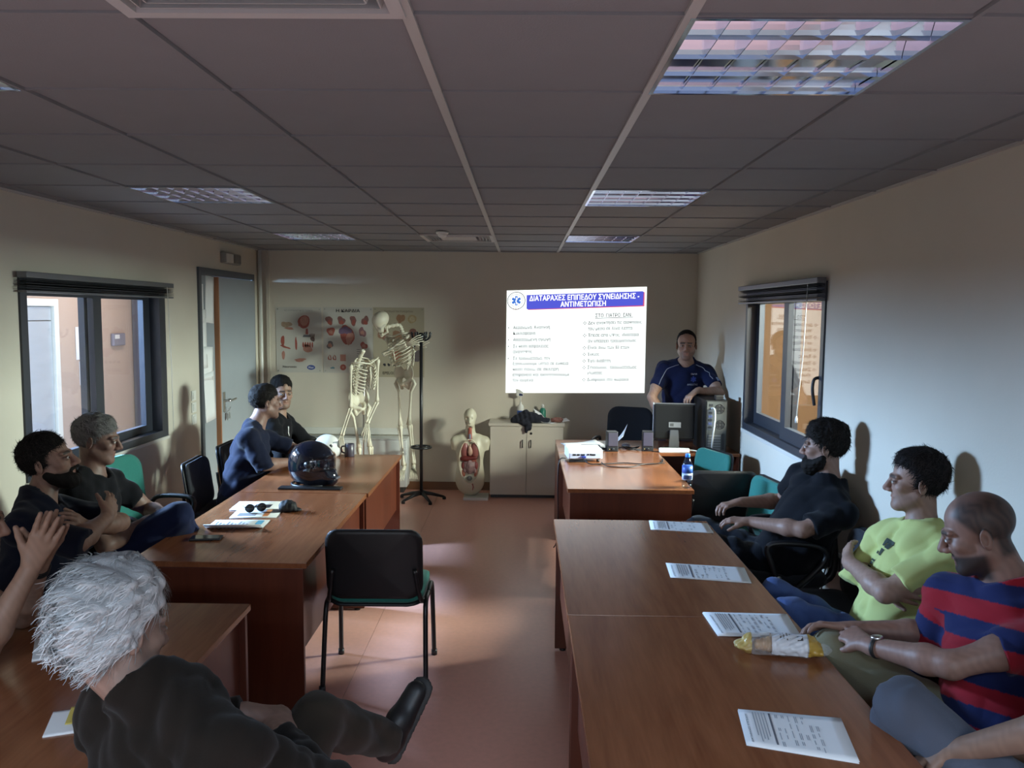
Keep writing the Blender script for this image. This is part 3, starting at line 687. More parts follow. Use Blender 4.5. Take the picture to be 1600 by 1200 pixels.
        for c in cor:
            for d in range(3):
                if c[d]: continue
                e = list(c); e[d] = 1; e = tuple(e); a, b = vals[c], vals[e]; m = (a<0) != (b<0)
                t = np.where(m, a/np.where(m,a-b,1), 0); p = np.array(c,float)[None,:].repeat(len(C),0); p[:,d] += t
                acc[m] += p[m]; cnt[m] += 1
        P = C+acc/np.maximum(cnt,1)[:,None]
        V = np.stack([np.interp(P[:,i], np.arange(len(ax[i])), ax[i]) for i in range(3)],1)
        Q = []
        for d in range(3):
            u, v = (d+1)%3, (d+2)%3
            a = [slice(None)]*3; b = [slice(None)]*3; a[d] = slice(0,-1); b[d] = slice(1,None)
            E = np.argwhere(N[tuple(a)] != N[tuple(b)]); E = E[(E[:,u]>0)&(E[:,v]>0)&(E[:,u]<F.shape[u]-1)&(E[:,v]<F.shape[v]-1)]
            inside = N[E[:,0],E[:,1],E[:,2]]
            def idx(du,dv): T = E.copy(); T[:,u] -= du; T[:,v] -= dv; return ids[T[:,0],T[:,1],T[:,2]]
            q = np.stack([idx(1,1),idx(0,1),idx(0,0),idx(1,0)],1); q[~inside] = q[~inside][:,::-1]; Q.append(q)
        Q = np.concatenate(Q); Q = Q[(Q>=0).all(1)]
        return V, Q
def np_mesh(name, V, Q, m, parent=None, tint=None, smooth=True):
    me = bpy.data.meshes.new(name); me.vertices.add(len(V)); me.vertices.foreach_set('co', np.asarray(V,np.float32).ravel())
    me.loops.add(Q.size); me.loops.foreach_set('vertex_index', Q.astype(np.int32).ravel())
    me.polygons.add(len(Q)); me.polygons.foreach_set('loop_start', np.arange(0,Q.size,4,dtype=np.int32)); me.polygons.foreach_set('loop_total', np.full(len(Q),4,np.int32))
    me.update(calc_edges=True)
    if tint is not None:
        at = me.color_attributes.new('tint','FLOAT_COLOR','POINT'); at.data.foreach_set('color', np.concatenate([tint,np.ones((len(V),1))],1).astype(np.float32).ravel())
    return link(name, me, m, parent, smooth)
def wrinkles(seed, amp, wl=.09):
    r = np.random.RandomState(seed); W = [(r.randn(3)*2*math.pi/wl/1.7, r.rand()*6.28, r.uniform(.5,1)) for _ in range(5)]; G = [(r.randn(3)*2*math.pi/.35, r.rand()*6.28) for _ in range(3)]
    def f(x,y,z):
        g = [1.6*np.sin(x*w[0]+y*w[1]+z*w[2]+p) for w,p in G]; o = 0
        for i,(w,p,a) in enumerate(W): o = o + a*(1-np.abs(np.sin(.5*(x*w[0]+y*w[1]+z*w[2]+p+g[i%3])))*2)
        return o*amp/2.5
    return f
def frame3(l, f, u): return np.stack([A_(l),A_(f),A_(u)],1)
# ---------------------------------------------------------------- tables
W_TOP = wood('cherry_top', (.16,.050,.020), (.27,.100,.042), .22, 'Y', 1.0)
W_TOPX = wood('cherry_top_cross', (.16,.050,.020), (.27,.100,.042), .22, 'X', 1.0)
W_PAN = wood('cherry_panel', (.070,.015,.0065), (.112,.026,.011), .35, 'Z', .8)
W_EDGE = mat('cherry_edge', (.30,.14,.07), .3)
def table(lbl, x0,x1,y0,y1, modesty, h=.74, cross=False, group='cherry wood tables'):
    t = thing('meeting_table', lbl, 'table', ((x0+x1)/2,(y0+y1)/2,0), group=group); W,D = (x1-x0)/2,(y1-y0)/2
    box('tabletop', (-W,-D,h-.026), (W,D,h), W_TOPX if cross else W_TOP, t, bevel=.0025)
    if not cross:
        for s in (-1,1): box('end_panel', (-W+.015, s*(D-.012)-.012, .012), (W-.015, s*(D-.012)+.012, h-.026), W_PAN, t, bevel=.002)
        for s in (-1,1):
            for q in (-1,1): lathe('glide', [(.018,0),(.018,.012)], M_BLACKP, t, 10, loc=(q*(W-.06),s*(D-.012),0))
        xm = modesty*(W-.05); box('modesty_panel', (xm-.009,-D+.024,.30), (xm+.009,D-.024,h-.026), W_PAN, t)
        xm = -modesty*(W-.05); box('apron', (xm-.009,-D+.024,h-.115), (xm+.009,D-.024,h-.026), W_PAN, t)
    else:
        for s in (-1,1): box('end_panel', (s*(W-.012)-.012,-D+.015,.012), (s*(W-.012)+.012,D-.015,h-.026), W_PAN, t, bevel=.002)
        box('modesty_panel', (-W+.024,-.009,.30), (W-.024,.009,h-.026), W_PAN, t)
    return t
table('nearest right table carrying the croissant packet and two handouts', .180,1.020,1.545,2.948,-1)
table('middle right table between the presenter desk and the nearest right table', .178,1.020,2.956,4.372,-1)
table('presenter desk with the projector and water bottle on it', .298,1.118,5.15,6.545,-1)
table('crosswise desk under the monitor and computer tower', .298,1.785,6.552,7.20,0,cross=True)
table('far left table with the black helmet on it', -1.775,-.958,4.948,6.33,1)
table('middle left table with brochures and a dark phone', -1.775,-.968,3.535,4.940,1)
table('nearest left table beside the grey-haired man', -1.87,-1.045,1.62,3.022,1)
# ---------------------------------------------------------------- chairs
M_TEAL = mat('teal_fabric', (.010,.155,.125), .85, noise=.12, nscale=90, bump=.3, bscale=400, sheen=.2)
M_NAVYF = mat('black_fabric', (.010,.011,.016), .9, bump=.3, bscale=400, sheen=.1)
M_FRAME = mat('black_tube', (.010,.010,.012), .35)
def shell(name, w, h, thick, curve, m, parent, loc, tilt=0, r=.06, bulge=0, seg=10, tz=0):
    """rounded curved panel standing in XZ, curved about Z (edges swept towards +Y)"""
    out = rrect(w,h,r,5); bm = bmesh.new(); rings = []
    for s,off in ((1.0,-thick/2),(1.0,thick/2)):
        rings.append([bm.verts.new((x*s, off+curve*(x/(w/2))**2, z*s)) for x,z in out])
    n = len(out)
    for i in range(n): bm.faces.new((rings[0][i],rings[0][(i+1)%n],rings[1][(i+1)%n],rings[1][i]))
    for q,rg in enumerate(rings):
        sgn = -1 if q == 0 else 1; prev = rg
        for s in (.88,.7,.45,.2):
            cur = [bm.verts.new((x*s, sgn*thick/2+curve*(x*s/(w/2))**2+sgn*bulge*(1-s*s), z*s)) for x,z in out]
            for i in range(n): bm.faces.new((prev[i],prev[(i+1)%n],cur[(i+1)%n],cur[i]))
            prev = cur
        bm.faces.new(prev)
    bmesh.ops.recalc_face_normals(bm, faces=bm.faces[:])
    M = Matrix.Translation(loc)@Matrix.Rotation(tilt,4,'X')
    bmesh.ops.transform(bm, matrix=M, verts=bm.verts[:])
    return bm_obj(name, bm, m, parent, True)
def pad(name, w, d, thick, m, parent, loc, dip=.0, r=.07):
    """horizontal rounded seat pad, sides lifted by dip"""
    out = rrect(w,d,r,5); bm = bmesh.new(); n = len(out); prev = None; rows = []
    for s,z in ((.93,-thick/2),(1,-thick/4),(1,thick/4),(.94,thick/2),(.75,thick/2+.004),(.4,thick/2+.002)):
        rows.append([bm.verts.new((x*s, y*s, z+dip*(x*s/(w/2))**2)) for x,y in out])
    for a,b in zip(rows,rows[1:]):
        for i in range(n): bm.faces.new((a[i],a[(i+1)%n],b[(i+1)%n],b[i]))
    bm.faces.new(rows[0][::-1]); bm.faces.new(rows[-1])
    bmesh.ops.recalc_face_normals(bm, faces=bm.faces[:]); bmesh.ops.translate(bm, vec=Vector(loc), verts=bm.verts[:])
    return bm_obj(name, bm, m, parent, True)
def make_stack_chair(fab):
    t = thing('stacking_chair','x','chair')
    pad('seat', .47,.42,.045, fab, t, (0,.02,.445), dip=.022)
    pad('seat_shell', .475,.425,.02, M_BLACKP, t, (0,.02,.415), dip=.022)
    shell('backrest_shell', .475,.36,.014,.035, M_BLACKP, t, (0,-.238,.640), tilt=.14, r=.07)
    shell('backrest_pad', .46,.345,.022,.035, fab, t, (0,-.218,.640), tilt=.14, r=.065, bulge=.006)
    for s in (-1,1):
        tube('front_leg', smooth_path([(s*.255,.215,0),(s*.250,.19,.25),(s*.247,.165,.40),(s*.246,.12,.435),(s*.246,-.02,.43)],4), .0125, M_FRAME, t)
        tube('rear_leg', smooth_path([(s*.255,-.235,0),(s*.25,-.20,.25),(s*.247,-.17,.40),(s*.246,-.12,.435),(s*.246,.0,.43)],4), .0125, M_FRAME, t)
        tube('back_post', smooth_path([(s*.235,-.10,.43),(s*.228,-.185,.45),(s*.215,-.215,.52),(s*.20,-.235,.62)],4), .011, M_FRAME, t)
        for y in (.215,-.235): lathe('foot_cap', [(.016,0),(.016,.03)], M_BLACKP, t, 10, loc=(s*.255,y,0))
    tube('cross_bar', [(-.246,.10,.415),(.246,.10,.415)], .011, M_FRAME, t); tube('cross_bar', [(-.246,-.10,.415),(.246,-.10,.415)], .011, M_FRAME, t)
    return t
def make_swivel(fab, arms=True):
    t = thing('swivel_armchair','x','chair')
    pad('seat', .49,.46,.07, fab, t, (0,.02,.455), dip=.012, r=.10)
    pad('seat_base', .42,.40,.02, M_BLACKP, t, (0,.02,.41), r=.08)
    shell('backrest_pad', .44,.46,.045,.03, fab, t, (0,-.225,.74), tilt=.12, r=.10, bulge=.01)
    shell('backrest_shell', .43,.45,.016,.03, M_BLACKP, t, (0,-.262,.74), tilt=.12, r=.10)
    tube('back_bracket', smooth_path([(0,-.06,.40),(0,-.22,.40),(0,-.285,.47),(0,-.275,.66)],4), [.024]*13, M_FRAME, t, 8)
    lathe('column', [(.028,.10),(.028,.26),(.018,.26),(.018,.41)], M_FRAME, t, 14)
    lathe('hub', [(.04,.065),(.045,.08),(.045,.11),(.03,.125)], M_FRAME, t, 14)
    for k in range(5):
        a = 2*math.pi*k/5+.3; c,s = math.cos(a),math.sin(a)
        tube('base_arm', [(c*.03,s*.03,.098),(c*.17,s*.17,.085),(c*.29,s*.29,.066)], [.024,.02,.014], M_FRAME, t, 8)
        o = lathe('castor', [(.012,-.022),(.026,-.018),(.028,0),(.026,.018),(.012,.022)], M_BLACKP, t, 14); o.matrix_local = Matrix.Translation((c*.29,s*.29,.028))@Matrix.Rotation(a,4,'Z')@Matrix.Rotation(math.pi/2,4,'X')
    if arms:
        for s in (-1,1):
            tube('armrest', smooth_path([(s*.21,.06,.415),(s*.285,.06,.43),(s*.29,.10,.56),(s*.285,.13,.655),(s*.285,.06,.685),(s*.285,-.12,.675),(s*.288,-.17,.62),(s*.285,-.10,.52),(s*.28,-.02,.44)],4), .0155, M_BLACKP, t, 8)
            o = lathe('armrest_bolt', [(.014,0),(.014,.006),(.008,.009)], M_CHROME, t, 12); o.matrix_local = Matrix.Translation((s*.30,.07,.50))@Matrix.Rotation(s*math.pi/2,4,'Y')
    return t
ch_t = make_stack_chair(M_TEAL); ch_b = make_stack_chair(M_NAVYF); sw_b = make_swivel(M_NAVYF); sw_t = make_swivel(M_TEAL)
_used = set()
def put(proto, x, y, face, label, group):
    """face: heading of the sitter in degrees, 0 = +X, 90 = +Y"""
    o = proto if proto.name not in _used else copy_tree(proto); _used.add(proto.name)
    o.location = (x,y,0); o.rotation_euler = (0,0,math.radians(face-90)); o['label'] = label; o['group'] = group; return o
G1 = 'chairs around the tables'
put(ch_t, -.722,4.055, 91, 'empty black stacking chair with teal seat standing in the aisle', G1)
put(ch_t, 1.30,6.16, 200, 'green-backed chair behind the water bottle at the presenter desk', G1)
put(ch_t, 1.385,5.10, 188, 'green-backed chair just behind the bearded man', G1)
put(ch_b, 1.375,5.64, 88, 'black chair back beside the water bottle, facing the slide', G1)
put(ch_b, -2.10,5.62, 4, 'black chair under the man in navy at the far left table', G1)
put(ch_b, -2.13,6.34, 0, 'black chair of the man sitting nearest the grey door', G1)
put(sw_t, -2.27,4.78, 350, 'green-backed armchair empty between the far and middle left tables', G1)
put(ch_b, -2.20,3.98, 5, 'dark chair under the older man at the left window', G1)
put(ch_b, -2.10,3.36, 10, 'dark chair under the man with folded arms on the left', G1)
put(ch_b, -2.12,2.42, 5, 'dark chair at the left edge under the man with joined hands', G1)
put(ch_b, -.77,1.61, 66, 'dark chair under the grey-haired man in front', G1)
put(sw_b, 1.45,4.42, 174, 'black swivel armchair under the bearded man', G1)
put(ch_b, 1.47,3.80, 180, 'empty dark chair against the wall before the yellow shirt', G1)
put(ch_b, 1.45,3.14, 172, 'dark chair under the man in the yellow shirt', G1)
put(ch_b, 1.44,2.38, 160, 'dark chair under the man in the striped shirt', G1)
put(ch_b, 1.36,1.72, 140, 'dark chair at the lower right corner under the grey trousers', G1)
put(sw_b, .98,7.62, 250, 'black office armchair behind the crosswise desk near the slide', G1)

# ---------------------------------------------------------------- cabinet and what lies on it
M_CAB = mat('cabinet_cream', (.56,.52,.44), .45, noise=.03, nscale=6)
cb = thing('low_cabinet','cream two-door cabinet under the slide','cabinet',(.045,8.235,0))
box('body',(-.37,-.155,.03),(.37,.18,.735),M_CAB,cb); box('plinth',(-.36,-.15,0),(.36,.17,.03),M_BLACKP,cb); box('top_board',(-.385,-.185,.737),(.385,.182,.765),M_CAB,cb,bevel=.003)
for s in (-1,1):
    dr = box('door',(min(s*.002,s*.368),-.178,.035),(max(s*.002,s*.368),-.157,.733),M_CAB,cb,bevel=.002)
    tube('handle',smooth_path([(s*.040,-.178,.595),(s*.042,-.198,.588),(s*.042,-.198,.530),(s*.040,-.178,.522)],3),.0055,M_BLACKP,dr)
lk = lathe('lock',[(.012,0),(.012,.004),(.004,.005)],M_BLACKP,cb.children[-1],12); lk.matrix_local = Matrix.Translation((.045,-.179,.665))@Matrix.Rotation(math.pi/2,4,'X')
CT = .765
s = Sdf(); CB = A_((0,0,0))
for (a,b,r1,r2) in (((-.12,-.10,.03),(.02,-.11,.05),.045,.05),((-.02,-.08,.05),(.10,-.10,.04),.055,.045),((.10,-.10,.03),(.19,-.08,.02),.035,.025),((-.05,-.14,.02),(.0,-.192,-.03),.035,.028),((.0,-.192,-.02),(-.02,-.20,-.075),.03,.012),((-.05,-.08,.07),(-.03,-.08,.10),.05,.03),((-.16,-.12,.02),(-.06,-.18,.015),.02,.025)): s.rc(a,b,r1,r2,.03)
V,Q = s.mesh(.008, disp=wrinkles(3,.008,.05))
V[:,2] = np.where((V[:,1]>-.185)&(V[:,2]<.004), .004, V[:,2])
o = np_mesh('crumpled_garment',V,Q,mat('garment_black',(.010,.012,.022),.9,bump=.4,bscale=80)); o.location = (.045+.015,8.235,CT); tag(o,'crumpled dark garment hanging over the cabinet front','clothing')
bt = thing('pump_bottle','white dispenser bottle with blue print standing behind the dark garment','bottle',(-.02,8.34,CT))
lathe('body',[(.0,0),(.034,.002),(.036,.02),(.036,.12),(.03,.15),(.012,.165),(.012,.185)],M_WHITEP,bt,20); lathe('blue_band',[(.0367,.04),(.0367,.10)],mat('blue_print',(.03,.09,.35),.4),bt,20)
tube('pump_stem',[(0,0,.185),(0,0,.255)],.006,M_WHITEP,bt); prism('pump_head',[(-.045,.25),(.025,.245),(.03,.285),(-.01,.315),(-.05,.325)],'y',-.018,.018,M_WHITEP,bt,bevel=.004); prism('pump_print',[(-.018,.255),(.022,.252),(.02,.272),(-.015,.278)],'y',-.0195,-.0185,mat('dark_print',(.02,.03,.10),.5),bt)
bt = thing('sanitiser_bottle','green-labelled bottle with white cap on the cabinet','bottle',(.21,8.33,CT))
lathe('body',[(.0,0),(.032,.002),(.034,.02),(.034,.10),(.022,.125),(.012,.13)],mat('green_label',(.03,.22,.15),.4),bt,20); lathe('cap',[(.016,.13),(.016,.15),(.010,.165),(.0,.168)],M_WHITEP,bt,16)
def curled(name,lbl,loc,w,d,rz,curl,m=None,cat='paper'):
    V=[];F=[];n=10
    for i in range(n+1):
        for j in range(n+1):
            u,v=i/n-.5,j/n-.5; V.append((u*w,v*d,.0015+curl*max(0,u+.1)**2*(1+.6*v)+.2*curl*max(0,v-.2)**2))
    for i in range(n):
        for j in range(n): a=i*(n+1)+j; F.append((a,a+n+1,a+n+2,a+1))
    o=mesh(name,V,F,m or M_PAPER,None,True); o.location=loc; o.rotation_euler=(0,0,rz)
    so=o.modifiers.new('t','SOLIDIFY'); so.thickness=.0008; return tag(o,lbl,cat)
curled('crumpled_paper','white sheet curling up beside the garment on the cabinet',(.24,8.16,CT),.20,.16,2.6,.30)
curled('paper_sheet','flat white papers at the right end of the cabinet',(.37,8.26,CT),.21,.16,.2,.05)
s=Sdf(); s.rc((-.045,0,.022),(.04,.01,.022),.020,.02,.02); s.rc((-.02,-.02,.02),(.03,-.025,.018),.016,.014,.02); s.rc((-.01,.0,.035),(.03,.0,.035),.012,.01,.015)
V,Q=s.mesh(.004,disp=wrinkles(5,.004,.03)); o=np_mesh('organ_model',V,Q,mat('organ_brown',(.22,.085,.065),.5)); o.location=(.355,8.18,CT+.0); tag(o,'small reddish brown organ model on the cabinet papers','model')

# ---------------------------------------------------------------- presenter desk items
DT=.74
pj=thing('projector','white projector on the left of the presenter desk','projector',(.478,6.20,DT),rotz=math.radians(4))
M_PJ=mat('projector_white',(.78,.80,.84),.35)
box('body',(-.135,-.10,.022),(.135,.13,.098),M_PJ,pj,bevel=.014,seg=3,smooth=False)
box('rear_panel',(-.118,-.104,.030),(.118,-.099,.070),mat('port_panel',(.45,.50,.68),.4),pj,bevel=.001)
for k,(x,w_,z) in enumerate(((-.085,.022,.058),(-.055,.022,.058),(-.02,.03,.058),(.02,.012,.06),(.04,.012,.06),(.062,.03,.058))): box('port',(x-w_/2,-.107,z-.006),(x+w_/2,-.103,z+.006),M_BLACKP,pj)
box('video_plug',(-.03,-.135,.036),(.0,-.105,.05),mat('plug_blue',(.02,.04,.28),.4),pj,bevel=.002)
for x in (-.10,.10): lathe('foot',[(.012,0),(.012,.022)],M_BLACKP,pj,10,loc=(x,-.08,0))
lathe('foot',[(.012,0),(.012,.022)],M_BLACKP,pj,10,loc=(0,.10,0))
o=lathe('lens',[(.030,0),(.030,.02),(.024,.022),(.018,.012)],M_BLACKP,pj,20); o.matrix_local=Matrix.Translation((.07,.13,.06))@Matrix.Rotation(-math.pi/2,4,'X')
for k in range(5): box('top_button',(-.02+.016*k,.02,.098),(-.01+.016*k,.03,.0995),mat('button_grey',(.3,.32,.36),.4),pj)
tag(box('adapter_block',(.36,6.09,DT),(.50,6.125,DT+.018),M_BLACKP,bevel=.004),'flat black block lying before the projector','adapter')
tag(tube('projector_cable',smooth_path([(.46,6.06,DT+.045),(.50,5.99,DT+.012),(.57,6.00,DT+.006),(.65,6.02,DT+.006),(.78,6.06,DT+.006),(.92,6.02,DT+.006),(1.06,6.08,DT+.006),(1.10,6.25,DT+.006)],6),.0045,M_BLACKP,None,6),'black cable running from the projector across the desk','cable')
tag(tube('second_cable',smooth_path([(.60,6.02,DT+.016),(.64,5.92,DT+.005),(.80,5.90,DT+.005),(.92,5.98,DT+.014),(1.08,6.02,DT+.014)],6),.0035,M_BLACKP,None,6),'thin cable loop on the desk in front of the speakers','cable')
tag(tube('hanging_cable',smooth_path([(.335,6.10,DT+.03),(.285,6.08,DT+.01),(.275,6.06,.55),(.282,6.1,.35),(.28,6.2,.10),(.26,6.3,.012)],6),.005,M_BLACKP,None,6),'black power cord hanging over the left edge of the presenter desk','cable')
M_SPK=mat('speaker_violet_grey',(.045,.038,.062),.5)
def make_speaker():
    t=thing('desktop_speaker','x','speaker'); box('cabinet',(-.046,-.04,0),(.046,.05,.165),M_BLACKP,t,bevel=.006,taper=(.93,.95)); box('grille',(-.040,-.046,.045),(.040,-.040,.158),M_SPK,t,bevel=.004)
    o=lathe('volume_knob',[(.010,0),(.010,.008),(.006,.010)],M_BLACKP,t,14); o.matrix_local=Matrix.Translation((0,-.041,.022))@Matrix.Rotation(math.pi/2,4,'X')
    box('led',(-.030,-.0425,.018),(-.025,-.0405,.023),emis('led_yellow',(1,.8,.3),1.5),t); return t
sp=make_speaker(); sp.location=(.745,6.63,DT); sp.rotation_euler=(0,0,.12); sp['label']='left desktop speaker behind the projector'; sp['group']='desktop speakers'
s2=copy_tree(sp); s2.location=(1.045,6.66,DT); s2.rotation_euler=(0,0,-.05); s2['label']='right desktop speaker beside the monitor'
curled('paper_sheet','large loose papers behind the projector on the crosswise desk',(.52,6.92,DT),.32,.25,.25,.05); curled('paper_sheet','white sheet between the speakers with lifted corner',(.77,6.98,DT),.26,.20,-.3,.35); curled('paper_sheet','paper under the papers at the left end of the crosswise desk',(.63,6.80,DT+.002),.28,.20,-.1,.02)
tag(box('dark_case',(.50,6.74,DT+.004),(.66,6.80,DT+.025),M_BLACKP,bevel=.006),'small black case lying on the papers','case')
for k,(p,lbl) in enumerate((([(.80,6.72),(.86,6.70),(.93,6.76),(.98,6.70),(.90,6.66),(.84,6.74)],'tangled cable between the two speakers'),([(.66,6.64),(.60,6.70),(.70,6.72),(.66,6.60)],'cable coil left of the speaker'))):
    tag(tube('desk_cable',smooth_path([(x,y,DT+.006+.02*(i%2)) for i,(x,y) in enumerate(p)],6),.005,M_BLACKP,None,6),lbl,'cable')
s=Sdf(); s.ell((0,0,.012),(.03,.052,.024),k=.01); V,Q=s.mesh(.004); V[:,2]=np.maximum(V[:,2],0); o=np_mesh('computer_mouse',V,Q,mat('mouse_dark',(.05,.035,.04),.4)); o.location=(.89,6.83,DT); o.rotation_euler=(0,0,.7); tag(o,'dark computer mouse among the cables between the speakers','mouse')
# monitor, seen from behind
mo=thing('monitor','black flat monitor seen from behind on the crosswise desk','monitor',(1.275,6.74,DT),rotz=math.radians(-6))
M_MON=mat('monitor_black',(.006,.006,.0065),.5,spec=.25)
box('panel_back',(-.165,-.03,.09),(.165,.0,.385),M_MON,mo,bevel=.012); box('bezel',(-.172,.0,.082),(.172,.018,.392),mat('bezel_grey',(.10,.10,.11),.35),mo,bevel=.004); box('bezel_edge',(-.176,-.012,.08),(-.168,.018,.394),mat('bezel_silver',(.40,.41,.42),.3),mo,bevel=.002)
box('screen',(-.158,.018,.096),(.158,.0195,.378),mat('screen_glow',(.02,.02,.02),.2,emit=(.7,.8,1),estr=.35),mo)
box('rating_label',(-.045,-.0325,.19),(.055,-.0305,.235),mat('label_grey',(.17,.17,.175),.4),mo); box('label_print',(-.035,-.0332,.20),(-.005,-.0326,.225),mat('label_dark',(.06,.06,.06),.4),mo)
prism('stand_neck',[(-.045,.02),(.045,.02),(.035,.17),(-.035,.17)],'y',-.05,-.03,mat('neck_grey',(.07,.07,.075),.35),mo,bevel=.004); lathe('stand_base',[(.0,.014),(.11,.012),(.115,.004),(.115,0)],M_MON,mo,28,sy=.75)
tag(box('power_strip',(1.13,6.50+.07,DT),(1.38,6.615,DT+.035),M_WHITEP,bevel=.008),'white power strip lying before the monitor','power strip')
tag(tube('white_cable',smooth_path([(1.38,6.59,DT+.02),(1.44,6.565,DT+.015),(1.455,6.535,DT-.02),(1.45,6.53,.55)],5),.005,mat('cord_white',(.75,.75,.72),.5),None,6),'white cable from the power strip over the desk edge','cable')
# tower
pc=thing('computer_tower','black computer tower showing its grey back panel beside the monitor','computer',(1.595,6.80,DT))
box('case',(-.095,-.215,.0),(.085,.235,.435),M_MON,pc,bevel=.006)
M_PCB=mat('pc_back_grey',(.075,.078,.075),.5,metal=.4)
box('back_panel',(-.082,-.219,.012),(.078,-.214,.425),M_PCB,pc); 
def fan(cx,cz,r):
    o=tube('fan_ring',[(cx+r*math.cos(a),-.221,cz+r*math.sin(a)) for a in [k*math.pi/10 for k in range(21)]],.003,M_BLACKP,pc,6)
    for k in range(4):
        a=math.pi/4+k*math.pi/2; prism('fan_vane',[(cx+.012*math.cos(a-.9),cz+.012*math.sin(a-.9)),(cx+r*.93*math.cos(a-.45),cz+r*.93*math.sin(a-.45)),(cx+r*.93*math.cos(a+.45),cz+r*.93*math.sin(a+.45)),(cx+.012*math.cos(a+.9),cz+.012*math.sin(a+.9))],'y',-.222,-.2195,M_BLACKP,pc)
fan(.02,.365,.038); fan(.028,.235,.036)
box('psu_socket',(-.065,-.222,.385),(-.035,-.2185,.405),M_BLACKP,pc); box('io_plate',(-.075,-.222,.19),(-.035,-.2185,.36),mat('io_dark',(.05,.055,.07),.4),pc)
for k in range(5): box('io_port',(-.070,-.2245,.205+.03*k),(-.040,-.222,.222+.03*k),mat('port_blue',(.05,.06,.14),.4) if k%2 else M_BLACKP,pc)
for k in range(6): box('slot_cover',(-.070,-.2225,.025+.022*k),(.035,-.2185,.040+.022*k),mat('slot_grey',(.20,.205,.205),.4,metal=.6),pc)
box('side_slot',(.045,-.2225,.03),(.065,-.2185,.16),M_BLACKP,pc)
tag(tube('vga_cable',smooth_path([(1.545,6.578,DT+.37),(1.565,6.545,DT+.365),(1.57,6.54,DT+.28),(1.555,6.54,DT+.12),(1.548,6.535,DT-.02),(1.545,6.535,.50)],6),.007,mat('cable_grey',(.42,.42,.41),.5),None,8),'thick grey cable hanging down the back of the computer tower','cable')
tag(box('webcam_box',(1.585,6.60,DT+.435),(1.65,6.66,DT+.475),M_BLACKP,bevel=.006),'small black box on top of the computer tower','device')
# water bottle
M_PET=clear_glass('pet_clear',1.6,(.80,.88,.95))
wb=thing('water_bottle','plastic water bottle with blue cap on the desk corner','bottle',(1.085,5.23,DT))
lathe('body',[(.0,.003),(.026,.0),(.033,.008),(.034,.03),(.032,.045),(.034,.06),(.032,.075),(.034,.09),(.034,.15),(.031,.165),(.018,.192),(.0135,.20),(.0135,.215)],M_PET,wb,28)
lathe('label_sleeve',[(.0346,.10),(.0346,.148)],mat('label_blue',(.05,.12,.42),.35),wb,28); lathe('label_lower',[(.0343,.055),(.0347,.10)],mat('label_pale',(.45,.52,.62),.35),wb,28); lathe('cap',[(.0155,.203),(.016,.205),(.016,.222),(.014,.226),(.0,.227)],mat('cap_blue',(.03,.20,.62),.35),wb,20); lathe('neck_ring',[(.0145,.196),(.017,.198),(.017,.201),(.0145,.203)],M_PET,wb,20)
for k in range(7):
    a=-math.pi/2-.8+.26*k; prism('label_letter',[(-.004,0),(.004,.004),(.004,.03),(-.004,.026)],'y',-.0004,.0004,mat('dark_print',(.02,.03,.10),.5),wb).matrix_local=Matrix.Translation((.0352*math.cos(a),.0352*math.sin(a),.06))@Matrix.Rotation(a+math.pi/2,4,'Z')

# ---------------------------------------------------------------- handouts
M_INK=mat('handout_ink',(.13,.14,.17),.6); M_INK2=mat('handout_ink_grey',(.34,.36,.40),.6)
def handout(lbl,corners,z=DT,title='ΔΙΑΤΑΡΑΧΕΣ ΕΠΙΠΕΔΟΥ',sheets=2,seed=0):
    """corners: far-left, far-right, near-right, near-left on the table; text runs along the far-left to near-left edge (page top = left)"""
    a,b,c,d_=[Vector((*p,0)) for p in corners]; o0=(a+b+c+d_)/4; t=thing('handout',lbl,'papers',(o0.x,o0.y,z),group='handouts on the right tables')
    def P(u,v,h): q=(a*(1-u)+b*u)*(1-v)+(d_*(1-u)+c*u)*v; return (q.x-o0.x,q.y-o0.y,h)
    for s_ in range(sheets):
        n=8; V=[];F=[]; rr=random.Random(seed+s_)
        jx,jy,jr=rr.uniform(-.004,.004),rr.uniform(-.004,.004),rr.uniform(-.012,.012)
        top=[P(i/n,j/n,.0012+.0022*s_+.003*max(0,(i/n-.75))*(1 if s_ else .3)) for i in range(n+1) for j in range(n+1)]
        if s_<sheets-1: top=[(x*math.cos(jr)-y*math.sin(jr)+jx,x*math.sin(jr)+y*math.cos(jr)+jy,h) for x,y,h in top]
        for i in range(n):
            for j in range(n): q=i*(n+1)+j; F.append((q,q+1,q+n+2,q+n+1))
        ob=mesh('sheet',top,F,M_PAPER,t,True); so=ob.modifiers.new('t','SOLIDIFY'); so.thickness=.0007; so.offset=-1
    hz=.0021+.0022*(sheets-1)
    def ink(name,u0,u1,v0,v1,m): return mesh(name,[P(u0,v0,hz),P(u1,v0,hz),P(u1,v1,hz),P(u0,v1,hz)],[(0,3,2,1)],m,t)
    V,F=text_geo(title,1,'LEFT',.01); xw=max(p[0] for p in V)
    mesh('title',[P(.072-.026*p[1],.93-.80*p[0]/xw,hz) for p in V],F,M_INK,t)
    rr=random.Random(seed+50)
    u=.13
    while u<.27: ink('text_line',u,u+.010,.06,.90-rr.uniform(0,.2),M_INK2); u+=.028
    ink('text_band',.285,.305,.06,.90,M_INK)
    for col in range(7):
        u=.345+.062*col
        v=.08
        while v<.85:
            ln=rr.uniform(.05,.18)
            if rr.random()<.75:
                for q in range(rr.randint(1,2)): ink('text_line',u+.016*q,u+.016*q+.008,v,min(v+ln,.92),M_INK2)
            v+=ln+.05
    return t
handout('handout lying on the far corner of the middle right table',[(.705,4.36),(1.01,4.31),(1.00,4.115),(.685,4.175)],seed=1)
handout('handout in the centre of the middle right table',[(.66,3.60),(1.00,3.545),(.975,3.335),(.645,3.395)],seed=2)
